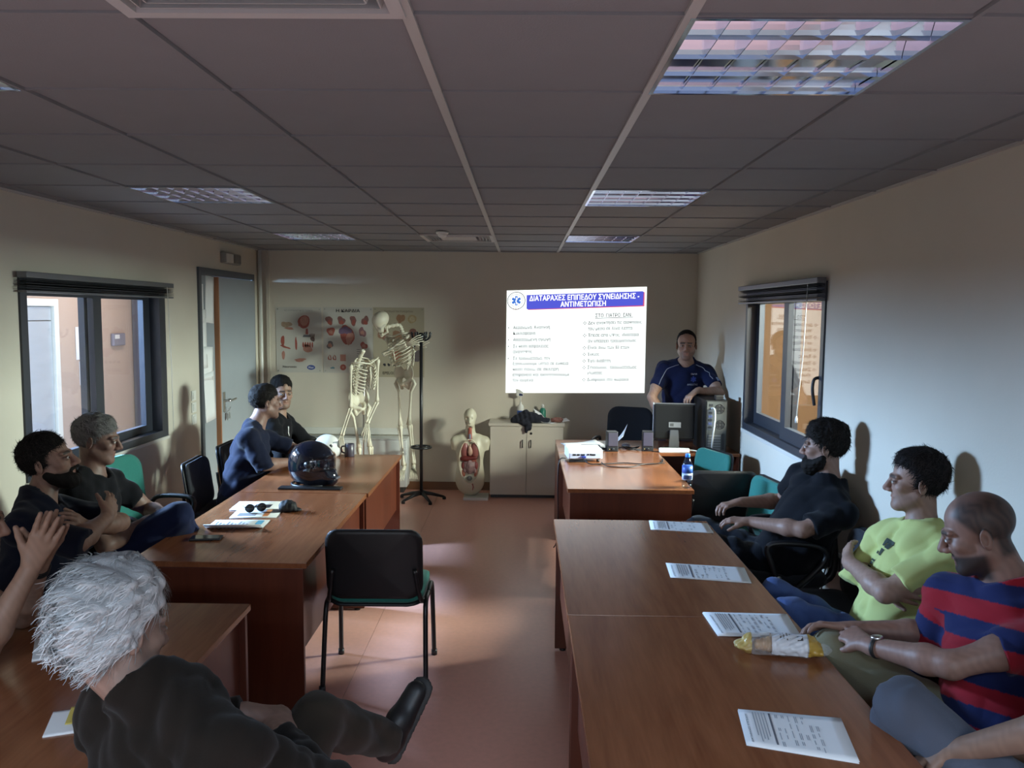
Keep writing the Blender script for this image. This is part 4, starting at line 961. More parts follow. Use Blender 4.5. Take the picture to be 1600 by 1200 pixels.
handout('handout at the junction of the two right tables',[(.693,2.985),(1.008,2.975),(.99,2.765),(.70,2.765)],z=DT+.001,sheets=3,seed=3)
handout('nearest handout on the right table before the grey trousers',[(.628,2.235),(.905,2.19),(.865,1.965),(.602,2.045)],seed=4)
tag(box('phone',(.845,2.70,DT),(1.0,2.765,DT+.009),M_BLACKP,bevel=.004),'dark phone half hidden behind the croissant packet','phone')
# croissant in a printed wrapper
cr=thing('croissant_packet','croissant in a clear wrapper with a white printed label','snack',(.872,2.625,DT),rotz=math.radians(-10))
s=Sdf()
for k in range(9):
    a=-1.0+2.0*k/8; r=.034-.014*abs(a)**1.5; s.ell((.075*a,-.012*a*a+.006,.030),(.014,r,r*.88),k=.008)
V,Q=s.mesh(.0035); o=np_mesh('croissant',V,Q,mat('croissant_crust',(.42,.22,.07),.5,noise=.3,nscale=60),cr)
s=Sdf(); s.rc((-.085,0,.030),(.085,0,.034),.040,.040,.02,flat=(A_((0,0,1)),.85)); s.rc((-.09,0,.03),(-.115,0,.024),.022,.035,.02,flat=(A_((0,0,1)),.35)); s.rc((.09,0,.03),(.118,0,.028),.025,.045,.02,flat=(A_((0,0,1)),.3))
V,Q=s.mesh(.004,disp=wrinkles(8,.004,.03)); V[:,2]=np.maximum(V[:,2],.001)
M_FILM=mat('clear_film',(1,1,1),.08,spec=.9); M_FILM.node_tree.nodes['Principled BSDF'].inputs['Alpha'].default_value=.16
np_mesh('wrapper',V,Q,M_FILM,cr)
sel=lambda lo,hi:(V[Q][:,:,0].min(1)>lo)&(V[Q][:,:,0].max(1)<hi)&(V[Q][:,:,2].mean(1)>.012)
def sub_mesh(name,mask,m,off=.001):
    q=Q[mask]; u,inv=np.unique(q,return_inverse=True); c=np.array([0,0,.03]); P=V[u].copy(); dirs=P-c*np.array([0,1,1])-np.stack([P[:,0],0*P[:,0],0*P[:,0]],1); P+=off*dirs/np.maximum(np.linalg.norm(dirs,axis=1,keepdims=True),1e-4); return np_mesh(name,P,inv.reshape(q.shape),m,cr)
sub_mesh('label',sel(-.035,.085),mat('wrapper_white',(.66,.68,.72),.35)); sub_mesh('gold_end',sel(.080,.13),mat('wrapper_gold',(.45,.28,.05),.35)); sub_mesh('gold_end',(V[Q][:,:,0].max(1)<-.095),mat('wrapper_gold2',(.50,.36,.12),.3))
def on_top(name,pts,m):
    T=BVHTree.FromPolygons([tuple(v) for v in V],[tuple(q) for q in Q]); out=[]
    for x,y in pts:
        h=T.ray_cast(Vector((x,y,.2)),Vector((0,0,-1))); out.append((x,y,(h[0].z if h[0] else .05)+.0022))
    return out
for k,(x0,x1,y0,y1) in enumerate(((-.005,.000,-.03,.03),(.006,.010,-.025,.02),(.016,.020,-.028,.01),(.026,.029,-.02,.022))): mesh('label_print',on_top('p',[(x0,y0),(x1,y0),(x1,(y0+y1)/2),(x1,y1),(x0,y1),(x0,(y0+y1)/2)],None),[(0,1,2,5),(5,2,3,4)],mat('label_print_grey',(.16,.14,.12),.5),cr)
mesh('label_emblem',on_top('p',[(.05,-.028),(.068,-.028),(.068,-.008),(.05,-.008)],None),[(0,1,2,3)],mat('label_emblem_dark',(.05,.05,.05),.5),cr)
# ---------------------------------------------------------------- left tables
def leaflet(name,lbl,c,w,d,rz,thick,m,roll=0,prints=(),group=None):
    t=thing(name,lbl,'papers',(c[0],c[1],c[2] if len(c)>2 else DT),rz,group)
    V=[];F=[];n=12
    for i in range(n+1):
        for j in (0,1):
            u=i/n-.5; z=thick+roll*max(0,-u-.25)**1.5*8; V.append((j*w-w/2,u*d,z))
    for i in range(n): F.append((2*i,2*i+1,2*i+3,2*i+2))
    ob=mesh('cover',V,F,m,t,True); so=ob.modifiers.new('t','SOLIDIFY'); so.thickness=thick; so.offset=-1
    for (x0,x1,y0,y1,pm) in prints: mesh('print_block',[(x0*w,y0*d,thick+.0006),(x1*w,y0*d,thick+.0006),(x1*w,y1*d,thick+.0006),(x0*w,y1*d,thick+.0006)],[(0,1,2,3)],pm,t)
    return t
M_OR=mat('print_orange',(.55,.17,.04),.5); M_GR=mat('print_grey',(.30,.30,.31),.5); M_TL=mat('print_teal',(.07,.22,.24),.5)
leaflet('handout','white handout at the back of the brochure pile on the left table',(-1.53,4.58),.27,.20,.06,.006,M_PAPER,prints=((-.05,.30,-.3,.1,M_BLACKP),),group='brochures on the middle left table')
leaflet('brochure','brochure with an orange panel under sunglasses',(-1.48,4.41),.25,.20,.10,.005,M_PAPER,prints=((.18,.30,-.40,.42,M_OR),(-.38,.02,-.35,.0,M_GR)),group='brochures on the middle left table')
lf_=[(-.42+.07*k,-.42+.07*k+.035,-.38,.30-.1*(k%3),M_GR) for k in range(9)]
leaflet('rolled_handout','rolled white handout nearest the dark phone',(-1.50,4.16),.29,.20,.06,.004,M_PAPER,roll=.028,prints=lf_+[(.30,.42,-.35,.42,M_TL)],group='brochures on the middle left table')
ph=thing('phone','dark mobile phone lying on the middle left table','phone',(-1.565,3.90,DT),rotz=.12); box('body',(-.075,-.036,0),(.075,.036,.010),M_BLACKP,ph,bevel=.004); box('screen',(-.068,-.032,.010),(.068,.032,.0108),mat('phone_glass',(.01,.01,.012),.08),ph)
gl=thing('sunglasses','dark sunglasses on the orange brochure','sunglasses',(-1.49,4.42,DT+.008),rotz=.5)
for s_ in (-1,1):
    o=lathe('lens',[(.0,.002),(.022,.001),(.024,0)],mat('lens_dark',(.01,.01,.012),.08),gl,16); o.matrix_local=Matrix.Translation((s_*.032,0,.022))@Matrix.Rotation(math.pi/2,4,'X')
    tube('temple',[(s_*.058,0,.03),(s_*.058,.06,.028),(s_*.05,.13,.006)],.002,M_BLACKP,gl,6); tube('rim',[(s_*.032+.025*math.cos(a),0,.024+.022*math.sin(a)) for a in [k*math.pi/8 for k in range(17)]],.0018,M_BLACKP,gl,6)
tube('bridge',[(-.010,0,.032),(0,0,.036),(.010,0,.032)],.002,M_BLACKP,gl,6)
s=Sdf(); s.ell((0,0,.03),(.05,.04,.034),k=.02); s.rc((.0,0,.02),(.06,.0,.01),.035,.02,.02,flat=(A_((0,0,1)),.4)); V,Q=s.mesh(.006,disp=wrinkles(11,.004,.04)); V[:,2]=np.maximum(V[:,2],.0); o=np_mesh('black_pouch',V,Q,mat('pouch_black',(.008,.008,.009),.7)); o.location=(-1.325,4.47,DT); tag(o,'small black pouch right of the brochures','pouch')
# motorcycle helmets
def helmet(name,lbl,loc,rz,m,visor_m,sc=1.0):
    t=thing(name,lbl,'helmet',loc,rz)
    s=Sdf(); s.ell((-.01*sc,0,.155*sc),A_((.150,.122,.130))*sc,k=.03); s.rc((.03*sc,0,.05*sc),(.105*sc,0,.055*sc),.085*sc,.060*sc,.05,flat=None); s.ell((-.02*sc,0,.09*sc),A_((.125,.115,.10))*sc,k=.05)
    s.ell((-.01*sc,0,.045*sc),A_((.085,.088,.10))*sc,k=.015,op='sub')
    s.ell((.145*sc,0,.150*sc),A_((.055,.095,.042))*sc,k=.012,op='sub')
    V,Q=s.mesh(.008*sc); V[:,2]=np.maximum(V[:,2],.0); np_mesh('shell',V,Q,m,t)
    n=14; VV=[];FF=[]
    for i in range(n+1):
        a=-1.15+2.3*i/n
        for j in range(5):
            z=.105+.095*j/4; VV.append(((-.015+(.158-.35*(z-.15)**2*4)*math.cos(a))*sc,.126*math.sin(a)*sc,z*sc))
    for i in range(n):
        for j in range(4): q=i*5+j; FF.append((q,q+5,q+6,q+1))
    ob=mesh('visor',VV,FF,visor_m,t,True); so=ob.modifiers.new('t','SOLIDIFY'); so.thickness=.003*sc
    for s_ in (-1,1):
        o=lathe('visor_pivot',[(.024*sc,0),(.022*sc,.006),(.0,.008)],mat('helmet_pivot',(.012,.012,.015),.35),t,16); o.matrix_local=Matrix.Translation((.02*sc,s_*.119*sc,.150*sc))@Matrix.Rotation(-s_*math.pi/2,4,'X')
    tube('rim_trim',[(-.02*sc+.118*sc*math.cos(a),.108*sc*math.sin(a),.012) for a in [k*math.pi/14 for k in range(29)]],.008*sc,M_BLACKP,t,8)
    box('chin_vent',(.158*sc,-.03*sc,.05*sc),(.170*sc,.03*sc,.064*sc),mat('vent_grey',(.10,.10,.12),.3),t,bevel=.003)
    return t
M_VIS=clear_glass('visor_clear',1.6,(.78,.80,.83))
helmet('motorcycle_helmet','glossy black full-face helmet on the far left table',(-1.36,5.17,DT),math.radians(-12),mat('helmet_black',(.008,.009,.016),.10,coat=.6),M_VIS,1.03)
helmet('motorcycle_helmet','white helmet behind the mug at the far end of the left table',(-1.52,6.22,DT),math.radians(20),mat('helmet_white',(.72,.73,.72),.2),M_VIS,.62)
tag(box('tablet',(-1.55,5.02,DT),(-1.15,5.10,DT+.012),M_BLACKP,bevel=.004),'flat black case under the front edge of the black helmet','case')
mg=thing('mug','dark mug with printed sides at the far left table end','mug',(-1.355,6.24,DT)); lathe('body',[(.036,0),(.038,.004),(.038,.098),(.035,.10),(.034,.096),(.033,.008),(.0,.008)],mat('mug_dark',(.07,.06,.08),.35,noise=.5,nscale=40),mg,24)
tube('mug_handle',smooth_path([(-.037,0,.08),(-.06,0,.075),(-.062,0,.04),(-.037,0,.025)],4),.006,mat('mug_dark',(.07,.06,.08),.35),mg,8)
s=Sdf(); s.rc((-.07,0,.02),(.05,.02,.03),.03,.035,.02); s.rc((.03,.0,.03),(.12,-.02,.015),.015,.006,.02); V,Q=s.mesh(.007,disp=wrinkles(13,.006,.04)); V[:,2]=np.maximum(V[:,2],0); o=np_mesh('black_glove',V,Q,mat('pouch_black',(.008,.008,.009),.7)); o.location=(-1.56,5.98,DT); tag(o,'black gloves beside the resting hands on the far left table','gloves')
lp=thing('grey_laptop','grey closed laptop bag lying behind the gloves','bag',(-1.60,6.24-.02,DT)); box('body',(-.10,-.10,0),(.07,.08,.035),mat('bag_grey',(.12,.125,.12),.6),lp,bevel=.012); box('zip',(-.10,-.102,.016),(.07,-.099,.020),M_BLACKP,lp)
lp.location=(-1.66,6.10,DT)
# near-left table papers
leaflet('paper_sheet','white sheet on the near left table before the folded hands',(-1.52,2.62),.22,.20,.5,.004,M_PAPER)
leaflet('paper_sheet','white sheet beside the grey-haired man under a yellow note',(-1.20,2.12),.18,.14,.35,.004,M_PAPER)
yn=curled('yellow_note','yellow note paper lying on the white sheet beside the grey hair',(-1.19,2.15,DT+.006),.13,.10,.35,.10,mat('note_yellow',(.62,.50,.12),.6))
# ---------------------------------------------------------------- small grille box by the right wall
gb=thing('floor_heater','small white slatted heater on the floor under the bearded man\'s chair','heater',(1.42,3.98,0),rotz=.2)
box('body',(-.10,-.08,0),(.10,.08,.16),mat('heater_white',(.6,.62,.66),.4),gb,bevel=.01)
for k in range(8): box('slat',(-.09,-.075+.019*k,.16),(.09,-.067+.019*k,.172),mat('heater_slat',(.75,.78,.85),.35),gb)

# ---------------------------------------------------------------- coat stand
cs=thing('coat_stand','black metal coat stand behind the skeletons by the torso model','coat stand',(-1.005,7.93,0))
tube('pole',[(0,0,.05),(0,0,1.65)],.0165,M_FRAME,cs,12)
for k in range(5):
    a=2*math.pi*k/5+.2; c,s_=math.cos(a),math.sin(a)
    tube('base_leg',[(0,0,.075),(c*.10,s_*.10,.06),(c*.23,s_*.23,.025)],[.022,.018,.012],M_FRAME,cs,8); lathe('foot',[(.018,0),(.018,.02),(.012,.03)],M_BLACKP,cs,10,loc=(c*.23,s_*.23,0))
tube('umbrella_ring',[(.10*math.cos(a),.10*math.sin(a),.535) for a in [k*math.pi/14 for k in range(29)]],.010,M_FRAME,cs,8)
for a in (.5,.5+math.pi): tube('ring_arm',[(0,0,.535),(.10*math.cos(a),.10*math.sin(a),.535)],.006,M_FRAME,cs,6)
for k in range(6):
    a=2*math.pi*k/6; c,s_=math.cos(a),math.sin(a)
    tube('hook',smooth_path([(0,0,1.60),(c*.05,s_*.05,1.60),(c*.085,s_*.085,1.63),(c*.09,s_*.09,1.665)],4),.010,M_FRAME,cs,8); lathe('hook_knob',[(.0,-.015),(.015,0),(.0,.015)],M_FRAME,cs,10,loc=(c*.09,s_*.09,1.67))
lathe('top_cap',[(.03,1.61),(.034,1.64),(.02,1.67),(.0,1.675)],M_FRAME,cs,14)
# ---------------------------------------------------------------- skeletons
M_BONE = mat('bone_plastic', (.66,.61,.48), .45, noise=.10, nscale=25)
def bone(name,a,b,r,parent,n=8):
    a,b=Vector(a),Vector(b); pr=[1.25,1.75,1.15,.85,.75,.8,1.1,1.75,1.3]; ts=[0,.05,.14,.3,.5,.7,.86,.95,1]
    return tube(name,[a.lerp(b,t) for t in ts],[r*k for k in pr],M_BONE,parent,n)
def skeleton(name,lbl,pel,up,front,rib_up,rib_c,skull=None,arms=(),legs=(),group='teaching skeletons'):
    t=thing(name,lbl,'skeleton',(pel[0],pel[1],0),group=group); O=A_((pel[0],pel[1],0)); L=lambda p:A_(p)-O
    pel=L(pel); up=nz(up); front=nz(A_(front)-up*(A_(front)@up)); left=np.cross(up,front)
    # pelvis
    s=Sdf()
    for sd in (-1,1):
        s.ell(pel+left*sd*.075+up*.045-front*.01,(.058,.018,.075),frame3(nz(left*sd*.8+front*.45),nz(front*.8-left*sd*.45),up),k=.02)
        s.rc(pel+left*sd*.075-up*.03,pel+left*sd*.02-up*.06+front*.05,.022,.014,.02); s.rc(pel+left*sd*.07-up*.03,pel+left*sd*.045-up*.11,.02,.016,.02); s.rc(pel+left*sd*.045-up*.11,pel+left*sd*.01-up*.07+front*.05,.013,.012,.012)
    s.ell(pel-front*.05+up*.02,(.045,.025,.06),frame3(left,front,up),k=.02)
    V,Q=s.mesh(.007); np_mesh('pelvis',V,Q,M_BONE,t)
    # rib cage
    rc_=L(rib_c); ru=nz(rib_up); rf=nz(front-ru*(front@ru)); rl=np.cross(ru,rf)
    sp0=pel-front*.05+up*.07; sp1=rc_-rf*.085-ru*.13; sp2=rc_-rf*.085+ru*.15; neck=rc_-rf*.05+ru*.24
    path=smooth_path([sp0,sp0*.5+sp1*.5,sp1,(sp1+sp2)/2-rf*.015,sp2,neck]+([L(skull[0])-nz(skull[2])*.06-nz(skull[1])*.01] if skull else []),12)
    tube('spine',path,[.022 if i%3 else .014 for i in range(len(path))],M_BONE,t,8)
    box_=[]
    for k in range(11):
        f=k/10; zc=.14-.27*f; wd=.075+.065*math.sin(math.pi*min(1,.15+.75*f)); dp=.07+.045*math.sin(math.pi*min(1,.2+.65*f)); drop=.03+.05*f; end=2.75 if k<7 else 2.75-.33*(k-6)
        for sd in (-1,1):
            P=[]
            for q in range(11):
                a=end*q/10; P.append(rc_+ru*(zc-drop*(1-math.cos(a))*.5*1.6)+rl*sd*wd*math.sin(a)*1.0+rf*(-dp*math.cos(a)-.0))
            tube('rib',P,.0058,M_BONE,t,6,)
    tube('sternum',[rc_+ru*.12+rf*.075,rc_+ru*.02+rf*.11,rc_-ru*.09+rf*.115],[.018,.014,.010],M_BONE,t,8,flat=.5)
    sh={}
    for sd in (-1,1):
        sh[sd]=rc_+rl*sd*.165+ru*.135-rf*.01
        tube('clavicle',[rc_+ru*.15+rf*.065,rc_+rl*sd*.09+ru*.165+rf*.04,sh[sd]+ru*.02],.008,M_BONE,t,6)
        mesh('scapula',[sh[sd]+ru*.01,rc_+rl*sd*.07-rf*.10+ru*.10,rc_+rl*sd*.085-rf*.11-ru*.06,sh[sd]+ru*.01+rf*.008,rc_+rl*sd*.07-rf*.092+ru*.10,rc_+rl*sd*.085-rf*.10-ru*.06],[(0,1,2),(5,4,3),(0,3,4,1),(1,4,5,2),(2,5,3,0)],M_BONE,t)
    for sd,el,wr,hd in arms:
        el,wr,hd=L(el),L(wr),L(hd); bone('humerus',sh[sd],el,.0125,t); n_=nz(np.cross(wr-el,A_((.2,.9,.3))))*.012
        bone('radius',el+n_,wr+n_,.0075,t); bone('ulna',el-n_,wr-n_,.0072,t)
        dr=nz(hd-wr); sdv=nz(np.cross(dr,A_((.1,1,.2))))
        for k in range(5):
            o_=(k-2)*.013; tube('finger_bone',[wr+sdv*o_*.4,wr+dr*.075+sdv*o_*1.2,wr+dr*(.13 if k else .10)+sdv*o_*1.6,wr+dr*(.175 if k else .12)+sdv*o_*1.7+A_((0,0,-.01))],[.006,.0055,.005,.003],M_BONE,t,6)
    for sd,kn,an,toe in legs:
        kn,an,toe=L(kn),L(an),L(toe); hp=pel+left*sd*.09-up*.035
        tube('femur',[hp-left*sd*.025+up*.012,hp+left*sd*.02,hp+left*sd*.035-up*.03,hp*.75+kn*.25,hp*.5+kn*.5,hp*.2+kn*.8,kn],[.024,.016,.022,.0135,.012,.015,.028],M_BONE,t,8)
        n_=nz(np.cross(an-kn,A_((0,1,0))))*.017
        bone('tibia',kn,an,.0135,t); bone('fibula',kn+n_*sd*1.4,an+n_*sd,.007,t)
        f_=nz(toe-an); sdv=nz(np.cross(f_,A_((0,0,1))))
        tube('heel_bone',[an-A_((0,0,.02))-f_*.06,an-A_((0,0,.025)),an+f_*.05-A_((0,0,.02))],[.018,.024,.018],M_BONE,t,8)
        for k in range(5): tube('toe_bone',[an+f_*.04-A_((0,0,.02))+sdv*(k-2)*.008,an+f_*.12-A_((0,0,.035))+sdv*(k-2)*.016,an+f_*.17-A_((0,0,.045))+sdv*(k-2)*.018],[.008,.006,.004],M_BONE,t,6)
    if skull:
        c,F_,U_=L(skull[0]),nz(skull[1]),nz(skull[2]); U_=nz(U_-F_*(U_@F_)); Lf=np.cross(U_,F_); R=frame3(Lf,F_,U_); Hd=lambda l,f,u:c+R@A_((l,f,u))
        s=Sdf(); s.ell(Hd(0,-.012,.035),(.072,.092,.078),R,.02); s.ell(Hd(0,.05,-.03),(.048,.036,.050),R,.03)
        for sd in (-1,1):
            s.rc(Hd(sd*.05,.055,-.02),Hd(sd*.068,.0,-.015),.012,.009,.012); s.ell(Hd(sd*.031,.092,.0),(.019,.025,.018),R,.008,'sub')
        s.ell(Hd(0,.095,-.038),(.011,.02,.017),R,.006,'sub'); V,Q=s.mesh(.005); np_mesh('skull',V,Q,M_BONE,t)
        s=Sdf()
        for sd in (-1,1): s.rc(Hd(sd*.055,.0,-.045),Hd(sd*.045,.02,-.095),.010,.011,.01); s.rc(Hd(sd*.045,.02,-.095),Hd(0,.075,-.105),.011,.013,.01)
        s.rc(Hd(-.02,.07,-.085),Hd(.02,.07,-.085),.010,.010,.01); V,Q=s.mesh(.005); np_mesh('jaw',V,Q,M_BONE,t)
    return t
skeleton('teaching_skeleton','taller skeleton with bowed skull, arm hooked over the coat stand',(-1.19,8.08,1.22),(-.06,0,1),(-.55,-.83,0),(-.22,-.12,1),(-1.225,8.05,1.50),
  skull=((-1.405,7.98,1.765),(-.62,-.45,-.62),(-.15,-.25,.95)),
  arms=((1,(-1.38,7.90,1.455),(-1.13,7.80,1.555),(-.96,7.80,1.63)),(-1,(-1.30,8.10,1.34),(-1.08,8.02,1.50),(-.95,7.99,1.60))),
  legs=((1,(-1.145,8.06,.74),(-1.10,8.05,.34),(-1.08,7.90,.26)),(-1,(-1.225,8.02,.735),(-1.19,8.0,.33),(-1.21,7.84,.25))))
sk_b=skeleton('teaching_skeleton','headless skeleton bending forward in front of the heart poster',(-1.60,7.80,.99),(-.12,.05,1),(.75,-.65,.1),(.22,-.35,1),(-1.535,7.72,1.265),
  arms=((-1,(-1.64,7.62,.96),(-1.715,7.56,.70),(-1.73,7.55,.56)),(1,(-1.42,7.80,1.00),(-1.50,7.70,.80),(-1.51,7.68,.66))),
  legs=((1,(-1.49,7.78,.56),(-1.47,7.78,.16),(-1.38,7.68,.09)),(-1,(-1.585,7.74,.555),(-1.57,7.74,.16),(-1.52,7.60,.09))))
for o in (tube('stand_rod',[(-1.57,7.86,.02),(-1.57,7.88,.9),(-1.53,7.80,1.42)],.008,M_CHROME),lathe('stand_base',[(.0,.022),(.15,.018),(.17,.006),(.17,0)],mat('stand_dark',(.04,.04,.04),.5),None,24,loc=(-1.57,7.86,0))):
    o.parent=sk_b; o.location=(-sk_b.location.x,-sk_b.location.y,0)
# ---------------------------------------------------------------- anatomical torso
TX,TY=-.525,8.06
tm=thing('anatomy_torso','cream anatomical torso model with open red chest beside the cabinet','model',(TX,TY,0))
M_TOR=mat('torso_cream',(.62,.58,.44),.4)
box('base_board',(-.06,-.135,0),(.19,.10,.028),M_WHITEP,tm,bevel=.004)
s=Sdf()
s.ell((0,0,.20),(.150,.105,.18),k=.03,cut=[(A_((0,0,.03)),A_((0,0,-1)))]); s.ell((0,0,.36),(.132,.10,.20),k=.05); s.ell((0,0,.50),(.145,.100,.14),k=.05)
for sd in (-1,1): s.rc((sd*.08,.01,.60),(sd*.145,.01,.575),.055,.052,.04); s.rc((sd*.145,.01,.575),(sd*.150,.01,.47),.048,.040,.03,cut=[(A_((0,0,.49)),A_((0,0,-1)))])
s.rc((0,.01,.60),(0,.0,.73),.055,.046,.03)
s.ell((0,-.01,.835),(.064,.080,.080),k=.02); s.ell((0,-.05,.775),(.045,.045,.060),k=.03); s.rc((0,-.085,.815),(0,-.105,.785),.010,.013,.01)
s.ell((.022,-.092,.82),(.014,.014,.010),k=.008,op='sub'); s.ell((-.03,-.088,.82),(.020,.020,.016),k=.006,op='sub'); s.ell((-.035,-.07,.775),(.02,.02,.012),k=.006,op='sub')
s.ell((0,-.12,.39),(.112,.085,.235),k=.010,op='sub'); s.rc((0,-.075,.62),(0,-.075,.715),.030,.026,.008,op='sub')
V,Q=s.mesh(.007); np_mesh('torso_shell',V,Q,M_TOR,tm)
def organ(name,parts,m,h=.006,k=.02,seed=1,amp=.0):
    s=Sdf()
    for p in parts:
        if len(p)==4: s.rc(*p,k)
        else: s.ell(p[0],p[1],k=k)
    V,Q=s.mesh(h,disp=wrinkles(seed,amp,.03) if amp else None); return np_mesh(name,V,Q,m,tm)
O_L=mat('organ_lung',(.26,.085,.075),.35,noise=.2,nscale=30); O_D=mat('organ_liver',(.14,.025,.022),.3); O_M=mat('organ_muscle',(.36,.10,.07),.4,noise=.25,nscale=40); O_H=mat('organ_heart',(.50,.30,.22),.35); O_G=mat('organ_gut',(.26,.16,.16),.4,noise=.3,nscale=30); O_K=mat('organ_kidney',(.22,.05,.05),.35)
organ('cavity_lining',[((0,-.035,.40),(.104,.022,.215))],O_M)
for sd in (-1,1): organ('lung',[((sd*.052,-.062,.50),(.042,.03,.085))],O_L)
organ('heart',[((.005,-.085,.485),(.026,.022,.042)),((.0,-.085,.53),(.006,-.085,.555),.014,.010)],O_H)
organ('liver',[((-.04,-.072,.415),(.058,.030,.030)),((.03,-.07,.42),(.05,.025,.02))],O_D)
for sd in (-1,1): organ('kidney',[((sd*.062,-.060,.34),(.024,.02,.042))],O_K)
organ('intestine',[((0,-.072,.33),(.034,.028,.075)),((-.045,-.065,.37),(-.05,-.065,.28),.014,.014),((.045,-.065,.37),(.05,-.065,.28),.014,.014)],O_G,amp=.004)
for sd in (-1,1): organ('hip_muscle',[((sd*.07,-.060,.25),(.026,.02,.05))],mat('organ_orange',(.40,.13,.08),.4))
organ('bladder',[((0,-.080,.215),(.028,.02,.026))],mat('organ_grey',(.22,.22,.21),.35))
organ('throat',[((0,-.052,.60),(0,-.052,.71),.022,.020)],O_M); organ('larynx',[((0,-.07,.62),(0,-.068,.655),.014,.012)],mat('organ_blue',(.20,.20,.26),.35))
def rim_z(a): return (.106*math.sin(a),-.098+.012*abs(math.cos(a)),.39+.225*math.cos(a))
tube('rib_edge',[(.106*math.sin(a),-.075-.020*math.cos(a)**2-.012*(1-abs(math.sin(a))),.39+.222*math.cos(a)) for a in [2*math.pi*k/40 for k in range(41)]],[.0065 if k%2 else .0045 for k in range(41)],mat('rib_edge_cream',(.66,.58,.44),.45),tm,6)
tube('front_vessel',[(.03,-.105,.165),(.04,-.108,.135),(.032,-.11,.10)],[.007,.006,.004],O_M,tm,6); tube('front_vessel',[(.04,-.106,.15),(.055,-.104,.11)],[.005,.003],mat('vessel_pale',(.55,.5,.42),.4),tm,6)
for k in range(5): organ('teeth_detail',[((-.036+.007*k,-.083,.772),(.003,.004,.005))],M_WHITEP,h=.002,k=.002) if k<1 else None
# ---------------------------------------------------------------- people
M_SKIN=attr_mat('skin',.5,.10,180,spec=.35); M_CLOTH=attr_mat('cloth',.9,.22,260,sheen=.08,spec=.15); M_HAIR=attr_mat('hair',.75,.5,220,spec=.12); M_SHOE=mat('shoe_leather',(.012,.012,.013),.45)
M_EYE=mat('eye_white',(.55,.52,.48),.2); M_IRIS=mat('eye_iris',(.02,.012,.008),.1)
def ortho(d,n): n=A_(n)-A_(d)*(A_(n)@A_(d)); return n/np.linalg.norm(n)
def ik(a,c,l1,l2,pole):
    a,c=A_(a),A_(c); d=c-a; L=np.linalg.norm(d); u=d/L
    if L>(l1+l2)*.998: c=a+u*(l1+l2)*.998; L=(l1+l2)*.998
    x=(l1*l1-l2*l2+L*L)/(2*L); h=math.sqrt(max(l1*l1-x*x,1e-6)); return a+u*x+ortho(u,pole)*h, c
def hand_prims(s,W,D,Nn,side,curl=(.3,.4,.3),spread=.05,thumb=(.7,.5),sc=1.0,fl=None):
    """W wrist, D towards the fingers, Nn dorsal normal, side: +1/-1 picks thumb direction (thumb = side * D x Nn)"""
    D=nz(D); Nn=ortho(D,Nn); T=np.cross(D,Nn)*side; tips=[]
    kn=[.030,.010,-.010,-.029]; ln=[.070,.079,.073,.058]; base=[.086,.090,.085,.077]
    for i in range(4):
        b=W+(D*base[i]+T*kn[i]-Nn*(.004*abs(i-1.3)))*sc
        s.rc(W+D*.008*sc+T*kn[i]*.45*sc,b,.0145*sc,.0115*sc,.016,flat=(Nn,.85))
        d=nz(D+T*spread*(1.5-i)); p=b; seg=(.46,.30,.24); rad=(.0098,.0088,.0078,.0066); ang=0
        cu=curl[i] if hasattr(curl[0],'__len__') else curl
        for j in range(3):
            ang+=cu[j]; v=d*math.cos(ang)-Nn*math.sin(ang); q=p+v*ln[i]*seg[j]*sc; s.rc(p,q,rad[j]*sc,rad[j+1]*sc,.0035 if j else .006); p=q
        tips.append(p)
    p=W+(D*.022+T*.022-Nn*.006)*sc; d=nz(D*math.cos(thumb[0])+T*math.sin(thumb[0])-Nn*.25); 
    s.rc(W+D*.012*sc+T*.012*sc,p+d*.03*sc,.016*sc,.0135*sc,.015)
    p=p+d*.030*sc; d2=nz(d+D*thumb[1]*.5-Nn*thumb[1]*.5); q=p+d2*.034*sc; s.rc(p,q,.0118*sc,.0102*sc,.006); d3=nz(d2+D*thumb[1]*.4-Nn*thumb[1]*.4); s.rc(q,q+d3*.027*sc,.0100*sc,.0078*sc,.004)
